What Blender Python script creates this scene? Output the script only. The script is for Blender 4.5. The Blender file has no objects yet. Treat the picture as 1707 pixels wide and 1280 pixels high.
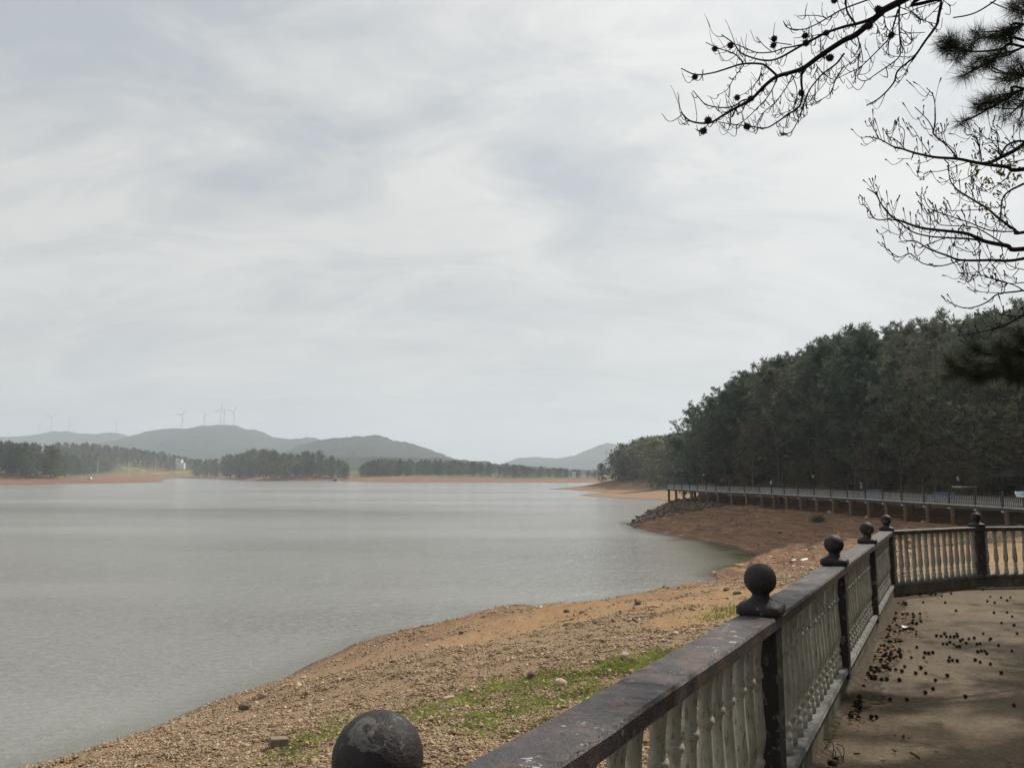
import bpy, math, random
import numpy as np
from mathutils import Vector, Matrix

R = random.Random(11)
NP = np.random.default_rng(11)
C = bpy.context.scene.collection
PI = math.pi

# ------------------------------------------------------------------ camera
F = 1285.0                       # focal length in photo pixels (photo 1707 x 1280)
CAMZ = 7.5                       # metres above the lake
PITCH = math.atan((787 - 640) / F)
SP, CP = math.sin(PITCH), math.cos(PITCH)
SUN_AZ, SUN_EL = math.radians(52), math.radians(48)
SUN_DIR = Vector((math.sin(SUN_AZ) * math.cos(SUN_EL), math.cos(SUN_AZ) * math.cos(SUN_EL), math.sin(SUN_EL)))


def P(px, py, d):
    """photo pixel at depth d (metres along the view axis) -> world point"""
    u, v = (px - 853.5) / F * d, -(py - 640) / F * d
    return Vector((u, d * CP - v * SP, CAMZ + d * SP + v * CP))


def G(px, py, z=0.0):
    a = P(px, py, 1.0)
    o = Vector((0, 0, CAMZ))
    r = a - o
    return o + r * ((z - CAMZ) / r.z)


cam_data = bpy.data.cameras.new('camera')
cam = bpy.data.objects.new('camera', cam_data)
C.objects.link(cam)
cam.location = (0, 0, CAMZ)
cam.rotation_euler = (math.radians(90) + PITCH, 0, 0)
cam_data.sensor_fit = 'HORIZONTAL'
cam_data.sensor_width = 36
cam_data.lens = 36 * F / 1707
cam_data.clip_start = 0.05
cam_data.clip_end = 40000
bpy.context.scene.camera = cam

# ------------------------------------------------------------------ helpers


def tag(o, label=None, cat=None, group=None, kind=None):
    if label: o['label'] = label
    if cat: o['category'] = cat
    if group: o['group'] = group
    if kind: o['kind'] = kind
    return o


def empty(name, loc=(0, 0, 0), rz=0.0):
    o = bpy.data.objects.new(name, None)
    o.location = loc
    o.rotation_euler = (0, 0, rz)
    o.empty_display_size = 0.2
    C.objects.link(o)
    return o


def link(name, me, mat=None, parent=None):
    o = bpy.data.objects.new(name, me)
    if mat and not me.materials:
        me.materials.append(mat)
    C.objects.link(o)
    if parent:
        o.parent = parent
    return o


def np_mesh(name, V, Fc, smooth=False):
    """V (n,3), Fc (m,k) same-size faces"""
    V = np.asarray(V, np.float32); Fc = np.asarray(Fc, np.int32)
    me = bpy.data.meshes.new(name)
    m, k = Fc.shape
    me.vertices.add(len(V)); me.vertices.foreach_set('co', V.ravel())
    me.loops.add(m * k); me.loops.foreach_set('vertex_index', Fc.ravel())
    me.polygons.add(m)
    me.polygons.foreach_set('loop_start', np.arange(m, dtype=np.int32) * k)
    me.polygons.foreach_set('loop_total', np.full(m, k, np.int32))
    if smooth:
        me.polygons.foreach_set('use_smooth', np.ones(m, bool))
    me.update(calc_edges=True)
    me.validate()
    return me


def tri_mesh(name, T):
    """T (m,3,3) loose triangles"""
    T = np.asarray(T, np.float32)
    return np_mesh(name, T.reshape(-1, 3), np.arange(len(T) * 3).reshape(-1, 3))


class MB:
    def __init__(self):
        self.v, self.f = [], []

    def add(self, vs, fs):
        b = len(self.v)
        self.v += [tuple(x) for x in vs]
        self.f += [tuple(b + i for i in f) for f in fs]

    def box(self, c, s, rz=0.0, bev=0.0, top=1.0):
        """centre, size; bev: chamfer of the vertical and top edges; top: scale of the upper face"""
        x, y, z = (a / 2 for a in s)
        cs, sn = math.cos(rz), math.sin(rz)
        rings = []
        if bev > 0:
            prof = [(1 - 0, -z), (1, z - bev), (None, z)]
        else:
            prof = [(1, -z), (top, z)]
        for k, h in prof:
            ix, iy = (x - bev, y - bev) if k is None else (x * k, y * k)
            b = bev if bev > 0 else 0
            if b:
                e = b if k is not None else b * .6
                pts = [(-ix + e, -iy), (ix - e, -iy), (ix, -iy + e), (ix, iy - e), (ix - e, iy), (-ix + e, iy), (-ix, iy - e), (-ix, -iy + e)]
            else:
                pts = [(-ix, -iy), (ix, -iy), (ix, iy), (-ix, iy)]
            rings.append([(c[0] + a * cs - q * sn, c[1] + a * sn + q * cs, c[2] + h) for a, q in pts])
        self.rings(rings)

    def rings(self, rings, cap=True):
        n = len(rings[0])
        vs = [p for r in rings for p in r]
        fs = []
        for i in range(len(rings) - 1):
            for j in range(n):
                k = (j + 1) % n
                fs.append((i * n + j, i * n + k, (i + 1) * n + k, (i + 1) * n + j))
        if cap:
            fs.append(tuple(range(n))[::-1])
            fs.append(tuple((len(rings) - 1) * n + j for j in range(n)))
        self.add(vs, fs)

    def lathe(self, prof, n=16, c=(0, 0, 0)):
        self.rings([[(c[0] + r * math.cos(2 * PI * j / n), c[1] + r * math.sin(2 * PI * j / n), c[2] + z) for j in range(n)] for r, z in prof])

    def tube(self, pts, rad, n=6):
        pts = [Vector(p) for p in pts]
        rings = []
        up = Vector((0.13, 0.21, 0.97))
        for i, p in enumerate(pts):
            t = (pts[min(i + 1, len(pts) - 1)] - pts[max(i - 1, 0)])
            if t.length < 1e-9: t = Vector((0, 0, 1))
            t.normalize()
            a = t.cross(up)
            if a.length < 1e-4: a = t.cross(Vector((1, 0, 0)))
            a.normalize(); b = t.cross(a)
            r = rad[i] if isinstance(rad, (list, tuple)) else rad
            rings.append([p + (a * math.cos(2 * PI * j / n) + b * math.sin(2 * PI * j / n)) * r for j in range(n)])
        self.rings(rings)

    def sweep(self, path, prof):
        """closed profile [(offset to the right, height)] along an open path of 3D points, mitred"""
        rings = []
        for i, p in enumerate(path):
            d0 = (path[i] - path[i - 1]).xy.normalized() if i else None
            d1 = (path[i + 1] - path[i]).xy.normalized() if i < len(path) - 1 else None
            d0 = d0 or d1; d1 = d1 or d0
            n0 = Vector((d0.y, -d0.x)); n1 = Vector((d1.y, -d1.x))
            m = (n0 + n1).normalized()
            k = 1 / max(.5, m.dot(n0))
            rings.append([(p.x + m.x * o * k, p.y + m.y * o * k, p.z + h) for o, h in prof])
        self.rings(rings)

    def build(self, name, mat, parent=None, smooth=False, bevel=0):
        me = bpy.data.meshes.new(name)
        me.from_pydata(self.v, [], self.f)
        if smooth:
            for p in me.polygons: p.use_smooth = True
        me.update()
        return link(name, me, mat, parent)


def copy_tree(o, parent=None, keep=()):
    c = o.copy(); C.objects.link(c)
    c.parent = parent
    for ch in o.children:
        copy_tree(ch, c)
    return c


# ---- numpy value noise
def _h(ix, iy, s):
    n = (ix.astype(np.int64) * 374761393 + iy.astype(np.int64) * 668265263 + s * 1442695041) & 0xffffffff
    n = ((n ^ (n >> 13)) * 1274126177) & 0xffffffff
    return ((n ^ (n >> 16)) & 0xffff) / 65535.0


def vnoise(x, y, s=0):
    x = np.asarray(x, float); y = np.asarray(y, float)
    ix, iy = np.floor(x), np.floor(y)
    fx, fy = x - ix, y - iy
    fx = fx * fx * (3 - 2 * fx); fy = fy * fy * (3 - 2 * fy)
    a, b = _h(ix, iy, s), _h(ix + 1, iy, s)
    c, d = _h(ix, iy + 1, s), _h(ix + 1, iy + 1, s)
    return (a + (b - a) * fx) * (1 - fy) + (c + (d - c) * fx) * fy


def fbm(x, y, s=0, o=4):
    t, a, n = 0, .5, 0
    for i in range(o):
        t = t + a * vnoise(x * 2 ** i, y * 2 ** i, s + i); n += a; a *= .5
    return t / n


def sstep(a, b, x):
    t = np.clip((x - a) / (b - a), 0, 1)
    return t * t * (3 - 2 * t)


# ------------------------------------------------------------------ materials
def newmat(name):
    m = bpy.data.materials.new(name); m.use_nodes = True
    nt = m.node_tree
    return m, nt, nt.nodes['Principled BSDF']


def N(nt, t, **kw):
    n = nt.nodes.new(t)
    for k, v in kw.items():
        if k.startswith('i_'):
            key = k[2:]
            n.inputs[int(key) if key.isdigit() else key.replace('_', ' ')].default_value = v
        else:
            setattr(n, k, v)
    return n


def pos(nt, scale=(1, 1, 1), obj=False):
    g = N(nt, 'ShaderNodeTexCoord').outputs['Object'] if obj else N(nt, 'ShaderNodeNewGeometry').outputs['Position']
    m = N(nt, 'ShaderNodeMapping'); m.inputs['Scale'].default_value = scale
    nt.links.new(g, m.inputs['Vector'])
    return m.outputs['Vector']


def noise(nt, vec, scale, detail=4, rough=.55, dist=0.0):
    n = N(nt, 'ShaderNodeTexNoise'); n.inputs['Scale'].default_value = scale
    n.inputs['Detail'].default_value = detail; n.inputs['Roughness'].default_value = rough; n.inputs['Distortion'].default_value = dist
    nt.links.new(vec, n.inputs['Vector'])
    return n.outputs['Fac']


def ramp(nt, fac, stops):
    r = N(nt, 'ShaderNodeValToRGB')
    e = r.color_ramp.elements
    while len(e) > 1: e.remove(e[0])
    e[0].position = stops[0][0]
    for p, c in stops[1:]: e.new(p)
    for q, (p, c) in zip(e, stops):
        q.position = p
        q.color = (c, c, c, 1) if isinstance(c, (int, float)) else (*c, 1)
    nt.links.new(fac, r.inputs['Fac'])
    return r.outputs['Color']


def mix(nt, fac, a, b, mode='MIX'):
    m = N(nt, 'ShaderNodeMix', data_type='RGBA', blend_type=mode)
    for sock, v in ((m.inputs[0], fac), (m.inputs[6], a), (m.inputs[7], b)):
        if isinstance(v, (int, float)): sock.default_value = v
        elif isinstance(v, tuple): sock.default_value = (*v, 1)
        else: nt.links.new(v, sock)
    return m.outputs[2]


def math_(nt, op, a, b=None, c=None):
    m = N(nt, 'ShaderNodeMath', operation=op)
    for i, v in enumerate((a, b, c)):
        if v is None: continue
        if isinstance(v, (int, float)): m.inputs[i].default_value = v
        else: nt.links.new(v, m.inputs[i])
    return m.outputs[0]


def bump(nt, bsdf, h, strength=.5, dist=.02):
    b = N(nt, 'ShaderNodeBump'); b.inputs['Strength'].default_value = strength; b.inputs['Distance'].default_value = dist
    nt.links.new(h, b.inputs['Height']); nt.links.new(b.outputs['Normal'], bsdf.inputs['Normal'])


def simple(name, col, rough=.7, var=.25, scale=6.0, spec=.3, metal=0.0, bumpd=0.0):
    m, nt, b = newmat(name)
    n = noise(nt, pos(nt), scale, 5, .6)
    lo = tuple(c * (1 - var) for c in col); hi = tuple(min(1, c * (1 + var)) for c in col)
    nt.links.new(ramp(nt, n, [(.3, lo), (.7, hi)]), b.inputs['Base Color'])
    b.inputs['Roughness'].default_value = rough; b.inputs['Specular IOR Level'].default_value = spec; b.inputs['Metallic'].default_value = metal
    if bumpd: bump(nt, b, n, .6, bumpd)
    return m


def foliage(name, cols, rough=.65, trans=.25, nscale=.6):
    """cols: colours spread over single trees (object random) and over the clumps of a crown"""
    m, nt, b = newmat(name)
    oi = N(nt, 'ShaderNodeObjectInfo').outputs['Random']
    k = len(cols)
    c1 = ramp(nt, oi, [(i / max(1, k - 1), c) for i, c in enumerate(cols)])
    n = noise(nt, pos(nt), nscale, 3, .6)
    v = ramp(nt, n, [(.34, .55), (.66, 1.5)])
    col = mix(nt, 1.0, c1, v, 'MULTIPLY')
    nt.links.new(col, b.inputs['Base Color'])
    b.inputs['Roughness'].default_value = rough; b.inputs['Specular IOR Level'].default_value = .2
    if trans:
        t = N(nt, 'ShaderNodeBsdfTranslucent'); nt.links.new(col, t.inputs['Color'])
        ms = N(nt, 'ShaderNodeMixShader'); ms.inputs[0].default_value = trans
        nt.links.new(b.outputs[0], ms.inputs[1]); nt.links.new(t.outputs[0], ms.inputs[2])
        nt.links.new(ms.outputs[0], nt.nodes['Material Output'].inputs['Surface'])
    return m


M = {}
M['pine'] = foliage('pine_needles', [(.090, .125, .082), (.125, .145, .092), (.066, .100, .074), (.150, .148, .098), (.098, .130, .082), (.058, .086, .064)], trans=.30)
M['oak'] = foliage('broad_leaves', [(.12, .13, .065), (.14, .125, .072), (.10, .115, .058), (.15, .125, .085), (.12, .10, .075)], trans=.38)
M['farpine'] = foliage('far_pine_needles', [(.060, .080, .048), (.075, .090, .050), (.090, .098, .055)], trans=.1, nscale=.15)
M['faroak'] = foliage('far_broad_leaves', [(.125, .145, .070), (.145, .14, .075), (.095, .125, .066)], trans=.2, nscale=.15)
M['bark'] = simple('bark', (.07, .055, .045), .9, .4, 9, .15, bumpd=.01)
M['palebark'] = simple('pale_bark', (.16, .14, .12), .9, .3, 5, .15)
M['darktwig'] = simple('dark_twig_bark', (.022, .019, .018), .9, .3, 20, .1)
M['needles'] = foliage('overhead_needles', [(.035, .045, .022), (.04, .05, .022)], trans=.22, nscale=2.5)
M['youngleaf'] = foliage('young_leaves', [(.16, .15, .03), (.12, .13, .035)], trans=.4, nscale=6)
M['seed'] = simple('seed_ball_brown', (.022, .016, .012), .85, .4, 60, .15)
M['grass'] = foliage('grass_blades', [(.23, .29, .06), (.23, .29, .06)], trans=.4, nscale=1.5)
M['white'] = simple('white_paint', (.72, .72, .70), .6, .08, 3)
M['turbine'] = simple('turbine_paint', (.55, .56, .58), .5, .04, 1)
M['wallwhite'] = simple('white_render', (.56, .55, .53), .8, .08, .6)
M['darkwin'] = simple('dark_window', (.03, .035, .04), .3, .2, 2)
M['greyroof'] = simple('grey_roof', (.14, .14, .14), .8, .2, 1)
M['darkmetal'] = simple('dark_metal', (.02, .02, .024), .5, .2, 8)
M['lampglass'] = simple('frosted_lamp_glass', (.62, .60, .54), .4, .05, 8)
M['bluepaint'] = simple('blue_paint', (.05, .11, .30), .5, .15, 3)
M['boardblue'] = simple('pale_blue_panel', (.52, .66, .70), .5, .1, 6)
M['wood'] = simple('weathered_wood', (.16, .12, .085), .85, .3, 7)
M['palewood'] = simple('pale_roof_slab', (.30, .28, .23), .8, .2, 4)
M['column'] = simple('ochre_column', (.27, .19, .115), .85, .25, 3, bumpd=.01)
M['deck'] = simple('deck_concrete', (.07, .066, .06), .85, .3, 2, bumpd=.01)
M['farrail'] = simple('far_rail_concrete', (.40, .41, .40), .8, .2, 2)
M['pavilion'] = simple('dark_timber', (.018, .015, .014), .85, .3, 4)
M['darkrail'] = simple('far_rail_dark', (.05, .047, .05), .7, .25, 3)
M['paper'] = simple('paper_scrap', (.8, .8, .76), .7, .05, 20)
M['block'] = simple('concrete_block', (.20, .17, .13), .9, .25, 12, bumpd=.01)

# weathered pale concrete of the balusters
m, nt, b = newmat('weathered_baluster_concrete')
p = pos(nt)
n1 = noise(nt, p, 5, 6, .65); n2 = noise(nt, pos(nt, (1, 1, .22)), 75, 4, .7); n3 = noise(nt, p, 150, 3, .6)
col = ramp(nt, n1, [(.3, (.25, .24, .195)), (.5, (.37, .355, .30)), (.72, (.46, .445, .39))])
col = mix(nt, ramp(nt, n2, [(.53, 0.0), (.66, .85)]), col, (.13, .115, .08))
col = mix(nt, ramp(nt, n3, [(.62, 0.0), (.70, .7)]), col, (.07, .065, .05))
nt.links.new(col, b.inputs['Base Color']); b.inputs['Roughness'].default_value = .85; b.inputs['Specular IOR Level'].default_value = .25
bump(nt, b, math_(nt, 'ADD', n2, n3), .5, .006)
M['baluster'] = m

# curb: mossy stained concrete
m, nt, b = newmat('stained_curb_concrete')
p = pos(nt)
n1 = noise(nt, p, 3, 6, .7); n2 = noise(nt, pos(nt, (1, 1, .25)), 14, 5, .7)
col = ramp(nt, n1, [(.3, (.07, .062, .042)), (.55, (.17, .15, .105)), (.75, (.27, .24, .17))])
col = mix(nt, ramp(nt, n2, [(.5, 0.0), (.68, .8)]), col, (.055, .05, .035))
nt.links.new(col, b.inputs['Base Color']); b.inputs['Roughness'].default_value = .9; b.inputs['Specular IOR Level'].default_value = .2
bump(nt, b, n2, .6, .01)
M['curb'] = m
M['ledge'] = simple('grey_ledge', (.135, .135, .128), .8, .5, 9, .3, bumpd=.005)

# hand rail: dark peeling paint
m, nt, b = newmat('peeling_dark_rail_paint')
p = pos(nt); ps = pos(nt, (1, 1, 1))
n1 = noise(nt, p, 7, 6, .65, .4); n2 = noise(nt, p, 22, 5, .7, .8); n3 = noise(nt, p, 70, 4, .7)
col = ramp(nt, n3, [(.3, (.022, .019, .021)), (.7, (.048, .040, .043))])
col = mix(nt, ramp(nt, n1, [(.50, 0.0), (.58, .85)]), col, (.088, .053, .043))
col = mix(nt, ramp(nt, n2, [(.60, 0.0), (.63, .9)]), col, (.020, .018, .020))
chip = math_(nt, 'MULTIPLY', ramp(nt, noise(nt, p, 9, 3, .6), [(.57, 0.0), (.62, 1.0)]), ramp(nt, noise(nt, p, 34, 4, .7, 1.0), [(.58, 0.0), (.61, 1.0)]))
col = mix(nt, chip, col, (.34, .36, .34))
nt.links.new(col, b.inputs['Base Color'])
nt.links.new(ramp(nt, n2, [(.35, .42), (.7, .70)]), b.inputs['Roughness'])
b.inputs['Specular IOR Level'].default_value = .45
bump(nt, b, math_(nt, 'ADD', math_(nt, 'MULTIPLY', n2, 1.3), n3), .7, .006)
M['rail'] = m

# posts and ball finials
m, nt, b = newmat('dark_post_paint')
p = pos(nt)
n1 = noise(nt, p, 13, 6, .7, .5); n2 = noise(nt, p, 55, 4, .7)
col = ramp(nt, n2, [(.3, (.013, .012, .015)), (.72, (.032, .026, .029))])
col = mix(nt, ramp(nt, n1, [(.575, 0.0), (.61, .8)]), col, (.155, .155, .145))
nt.links.new(col, b.inputs['Base Color']); b.inputs['Roughness'].default_value = .55; b.inputs['Specular IOR Level'].default_value = .35
bump(nt, b, math_(nt, 'ADD', n1, n2), .6, .004)
M['post'] = m

# ball finials: the same paint with grey lichen crusts
m, nt, b = newmat('lichened_ball_paint')
p = pos(nt)
n1 = noise(nt, p, 17, 7, .72, .6); n2 = noise(nt, p, 60, 4, .7); n0 = noise(nt, p, 5, 3, .6)
col = ramp(nt, n2, [(.3, (.013, .012, .014)), (.72, (.034, .027, .029))])
col = mix(nt, ramp(nt, n0, [(.45, 0.0), (.7, .5)]), col, (.062, .036, .030))
col = mix(nt, ramp(nt, math_(nt, 'ADD', n1, math_(nt, 'MULTIPLY', math_(nt, 'SUBTRACT', n0, .5), .35)), [(.588, 0.0), (.62, .75)]), col, (.135, .135, .122))
nt.links.new(col, b.inputs['Base Color']); b.inputs['Roughness'].default_value = .62; b.inputs['Specular IOR Level'].default_value = .3
bump(nt, b, math_(nt, 'ADD', n1, n2), .8, .005)
M['ball'] = m

# terrace floor
m, nt, b = newmat('terrace_concrete')
p = pos(nt)
n1 = noise(nt, p, .6, 6, .6); n2 = noise(nt, p, 6, 6, .7); n3 = noise(nt, p, 90, 3, .6)
col = ramp(nt, n1, [(.3, (.068, .050, .031)), (.7, (.150, .112, .070))])
col = mix(nt, ramp(nt, n2, [(.45, 0.0), (.68, .7)]), col, (.085, .068, .048))
n4 = noise(nt, p, 28, 5, .75)
col = mix(nt, .55, col, mix(nt, 1.0, col, ramp(nt, n4, [(.32, .35), (.68, 1.75)]), 'MULTIPLY'))
col = mix(nt, ramp(nt, n3, [(.6, 0.0), (.72, .5)]), col, (.25, .22, .17))
scr = noise(nt, pos(nt, (14, .7, 1)), 2.2, 4, .7)
col = mix(nt, ramp(nt, scr, [(.62, 0.0), (.74, .35)]), col, (.36, .32, .25))
vor = N(nt, 'ShaderNodeTexVoronoi', feature='DISTANCE_TO_EDGE'); vor.inputs['Scale'].default_value = .33
wob = N(nt, 'ShaderNodeVectorMath', operation='ADD'); nt.links.new(p, wob.inputs[0])
wn = N(nt, 'ShaderNodeTexNoise'); wn.inputs['Scale'].default_value = 2.0; wn.inputs['Detail'].default_value = 4; nt.links.new(p, wn.inputs['Vector'])
nt.links.new(wn.outputs['Color'], wob.inputs[1]); nt.links.new(wob.outputs[0], vor.inputs['Vector'])
col = mix(nt, ramp(nt, vor.outputs['Distance'], [(.0, .35), (.004, 0.0)]), col, (.06, .05, .04))
nt.links.new(col, b.inputs['Base Color']); b.inputs['Roughness'].default_value = .85; b.inputs['Specular IOR Level'].default_value = .25
bump(nt, b, math_(nt, 'ADD', math_(nt, 'ADD', n2, n4), math_(nt, 'MULTIPLY', n3, .6)), .7, .010)
M['terrace'] = m

# ground: attribute 'zone' R = red bank, G = vegetation, B = sand
m, nt, b = newmat('lake_bed_soil')
p = pos(nt)
at = N(nt, 'ShaderNodeAttribute', attribute_name='zone')
sep = N(nt, 'ShaderNodeSeparateColor'); nt.links.new(at.outputs['Color'], sep.inputs[0])
n1 = noise(nt, p, .35, 6, .6); n2 = noise(nt, p, 9, 6, .75); n3 = noise(nt, p, 30, 3, .7)
gravel = ramp(nt, n2, [(.25, (.115, .075, .048)), (.5, (.25, .172, .106)), (.75, (.38, .28, .18))])
sand = ramp(nt, n2, [(.3, (.25, .152, .074)), (.7, (.37, .235, .12))])
col = mix(nt, sep.outputs['Blue'], gravel, sand)
strata = noise(nt, pos(nt, (.02, .02, 1.5)), 1.6, 5, .65, .1)
bank = ramp(nt, strata, [(.28, (.085, .050, .036)), (.38, (.19, .115, .078)), (.43, (.095, .056, .04)), (.48, (.26, .17, .11)), (.52, (.10, .06, .042)), (.57, (.21, .132, .088)), (.62, (.10, .06, .043)), (.68, (.29, .20, .135)), (.76, (.13, .08, .055))])
bank = mix(nt, 1.0, bank, (1.14, 1.0, .84), 'MULTIPLY')
bank = mix(nt, ramp(nt, n2, [(.4, 0.0), (.75, .35)]), bank, (.11, .075, .055))
col = mix(nt, sep.outputs['Red'], col, bank)
veg = ramp(nt, n1, [(.3, (.050, .055, .022)), (.55, (.095, .088, .040)), (.75, (.16, .13, .07))])
col = mix(nt, sep.outputs['Green'], col, veg)
sz = N(nt, 'ShaderNodeSeparateXYZ'); nt.links.new(p, sz.inputs[0])
wet = N(nt, 'ShaderNodeMapRange'); wet.inputs[1].default_value = .02; wet.inputs[2].default_value = .16; wet.inputs[3].default_value = 1; wet.inputs[4].default_value = 0
nt.links.new(math_(nt, 'ADD', sz.outputs['Z'], math_(nt, 'MULTIPLY_ADD', n1, .12, -.06)), wet.inputs[0])
wcol = mix(nt, 1.0, col, (.38, .34, .33), 'MULTIPLY')
col = mix(nt, wet.outputs[0], col, wcol)
nt.links.new(col, b.inputs['Base Color'])
nt.links.new(math_(nt, 'MULTIPLY_ADD', wet.outputs[0], -.45, .92), b.inputs['Roughness'])
b.inputs['Specular IOR Level'].default_value = .2
bump(nt, b, math_(nt, 'ADD', n2, math_(nt, 'MULTIPLY', n3, .5)), .9, .05)
M['soil'] = m

# loose stones
m, nt, b = newmat('beach_stone')
geo = N(nt, 'ShaderNodeNewGeometry')
col = ramp(nt, geo.outputs['Random Per Island'], [(0, (.11, .07, .046)), (.3, (.245, .165, .102)), (.6, (.33, .238, .152)), (.85, (.42, .32, .22)), (.97, (.48, .41, .32)), (1, (.11, .085, .065))])
n2 = noise(nt, pos(nt), 26, 4, .7)
col = mix(nt, .35, col, ramp(nt, n2, [(.3, (.16, .10, .06)), (.7, (.48, .36, .23))]))
nt.links.new(col, b.inputs['Base Color']); b.inputs['Roughness'].default_value = .9; b.inputs['Specular IOR Level'].default_value = .2
M['stone'] = m
M['darkrock'] = simple('dark_rock', (.12, .09, .07), .9, .45, 3, .2, bumpd=.03)
M['leaf'] = simple('dry_leaf', (.13, .085, .05), .8, .6, 45, .2)

# water
m, nt, b = newmat('lake_water')
p = pos(nt)
wa = noise(nt, pos(nt, (1.0, 1.9, 1)), 1.9, 5, .66, .3)
wb = noise(nt, pos(nt, (1.0, 1.5, 1)), .45, 3, .55, .2)
big = noise(nt, pos(nt, (.006, .022, 1)), 1.0, 4, .6)
sy = N(nt, 'ShaderNodeSeparateXYZ'); nt.links.new(p, sy.inputs[0])
# the wind lane: a strip of steeper ripples about 140 m out
wob = math_(nt, 'MULTIPLY_ADD', noise(nt, pos(nt, (.012, .03, 1)), 1.0, 4, .65), 44, -22)
yy = math_(nt, 'ADD', math_(nt, 'ADD', sy.outputs['Y'], math_(nt, 'MULTIPLY', sy.outputs['X'], .17)), wob)
dband = math_(nt, 'ABSOLUTE', math_(nt, 'SUBTRACT', yy, 137.0))
lane = N(nt, 'ShaderNodeMapRange'); lane.inputs[1].default_value = 6; lane.inputs[2].default_value = 24; lane.inputs[3].default_value = 1; lane.inputs[4].default_value = 0
nt.links.new(dband, lane.inputs[0])
xfade = N(nt, 'ShaderNodeMapRange'); xfade.inputs[1].default_value = -25; xfade.inputs[2].default_value = 15; xfade.inputs[3].default_value = 1; xfade.inputs[4].default_value = 0
nt.links.new(sy.outputs['X'], xfade.inputs[0])
lane_f = math_(nt, 'MULTIPLY', lane.outputs[0], xfade.outputs[0])
wa = ramp(nt, wa, [(.28, 0.0), (.56, .55), (.64, 1.0)])
h = math_(nt, 'ADD', math_(nt, 'MULTIPLY', wa, .42), wb)
bp = N(nt, 'ShaderNodeBump'); bp.inputs['Distance'].default_value = .60
st = math_(nt, 'ADD', math_(nt, 'MULTIPLY_ADD', ramp(nt, big, [(.36, 0.0), (.62, 1.0)]), .62, .32), math_(nt, 'MULTIPLY', lane_f, .35))
shal_reflect = N(nt, 'ShaderNodeAttribute', attribute_name='shallow_reflect')
st = math_(nt, 'MULTIPLY', st, math_(nt, 'MULTIPLY_ADD', shal_reflect.outputs['Fac'], -.8, 1.0))
nt.links.new(st, bp.inputs['Strength']); nt.links.new(h, bp.inputs['Height']); nt.links.new(bp.outputs['Normal'], b.inputs['Normal'])
shal_reflect = N(nt, 'ShaderNodeAttribute', attribute_name='shallow_reflect')
wcol = mix(nt, shal_reflect.outputs['Fac'], (.248, .248, .232), (.060, .062, .028))  # dark green reflection of the wood painted into the cove; shallows share the mask
wcol = mix(nt, math_(nt, 'MULTIPLY', lane_f, .26), wcol, (.05, .052, .036))  # the rippled lane's darker reflection, put into the water colour as well
nt.links.new(wcol, b.inputs['Base Color'])
b.inputs['Roughness'].default_value = .14; b.inputs['IOR'].default_value = 1.33
M['water'] = m

# far hills
m, nt, b = newmat('wooded_hill')
n1 = noise(nt, pos(nt), .004, 6, .65); n2 = noise(nt, pos(nt), .03, 4, .7)
col = ramp(nt, n1, [(.3, (.026, .033, .024)), (.6, (.045, .048, .034)), (.78, (.085, .078, .058))])
col = mix(nt, .4, col, ramp(nt, n2, [(.3, (.015, .021, .016)), (.7, (.065, .066, .046))]))
nt.links.new(col, b.inputs['Base Color']); b.inputs['Roughness'].default_value = .95; b.inputs['Specular IOR Level'].default_value = .1
M['hill'] = m

m, nt, b = newmat('rapeseed_bloom')
n1 = noise(nt, pos(nt, (.25, 1, 1)), .25, 4, .6)
nt.links.new(ramp(nt, n1, [(.42, (.08, .10, .03)), (.56, (.20, .20, .04)), (.75, (.34, .31, .04))]), b.inputs['Base Color'])
b.inputs['Roughness'].default_value = .9
M['rape'] = m
# ------------------------------------------------------------------ lake shore and terrain
# near shore, then the cove, the rocky point, the spit, the far shore, the left bank; (pixel x, pixel y, plateau height, slope length)
near = [(50, 1280), (130, 1253), (250, 1215), (330, 1180), (430, 1145), (480, 1128), (520, 1105), (560, 1090), (592, 1072), (640, 1061),
        (700, 1050), (770, 1042), (830, 1037), (900, 1028), (950, 1018), (1000, 1008), (1060, 1000), (1120, 991), (1165, 985), (1192, 978),
        (1203, 969), (1190, 962), (1178, 957), (1200, 949), (1232, 944), (1252, 938), (1262, 925), (1248, 919), (1230, 914), (1205, 908), (1181, 903), (1150, 898),
        (1118, 893), (1085, 886), (1062, 880), (1050, 875)]
SH = [(-60, -30, 4.6, 14), (-27, 6, 4.6, 14)]
for i, (x, y) in enumerate(near):
    g = G(x, y)
    SH.append((g.x, g.y, 4.7, 13.5))
SH += [(17.6, 113.5, 4.7, 11), (20.5, 119, 4.7, 10), (25, 126, 4.7, 10), (34, 138, 4.5, 14), (48, 156, 4, 20), (62, 176, 3, 26), (62, 190, 2.5, 34)]
for x, y in [(1118, 834.5), (1060, 831.5), (1010, 829), (985, 827.5), (960, 825), (985, 822.5), (1012, 821), (985, 818.5), (940, 816), (907, 815)]:
    g = G(x, y); SH.append((g.x, g.y, 2.6, 45))
for x, y in [(950, 813.4), (1000, 811)]:
    g = G(x, y); SH.append((g.x, g.y, 3.5, 30))
SH += [(75, 460, 5, 30), (110, 500, 4, 30), (120, 560, 3, 40)]
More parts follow.
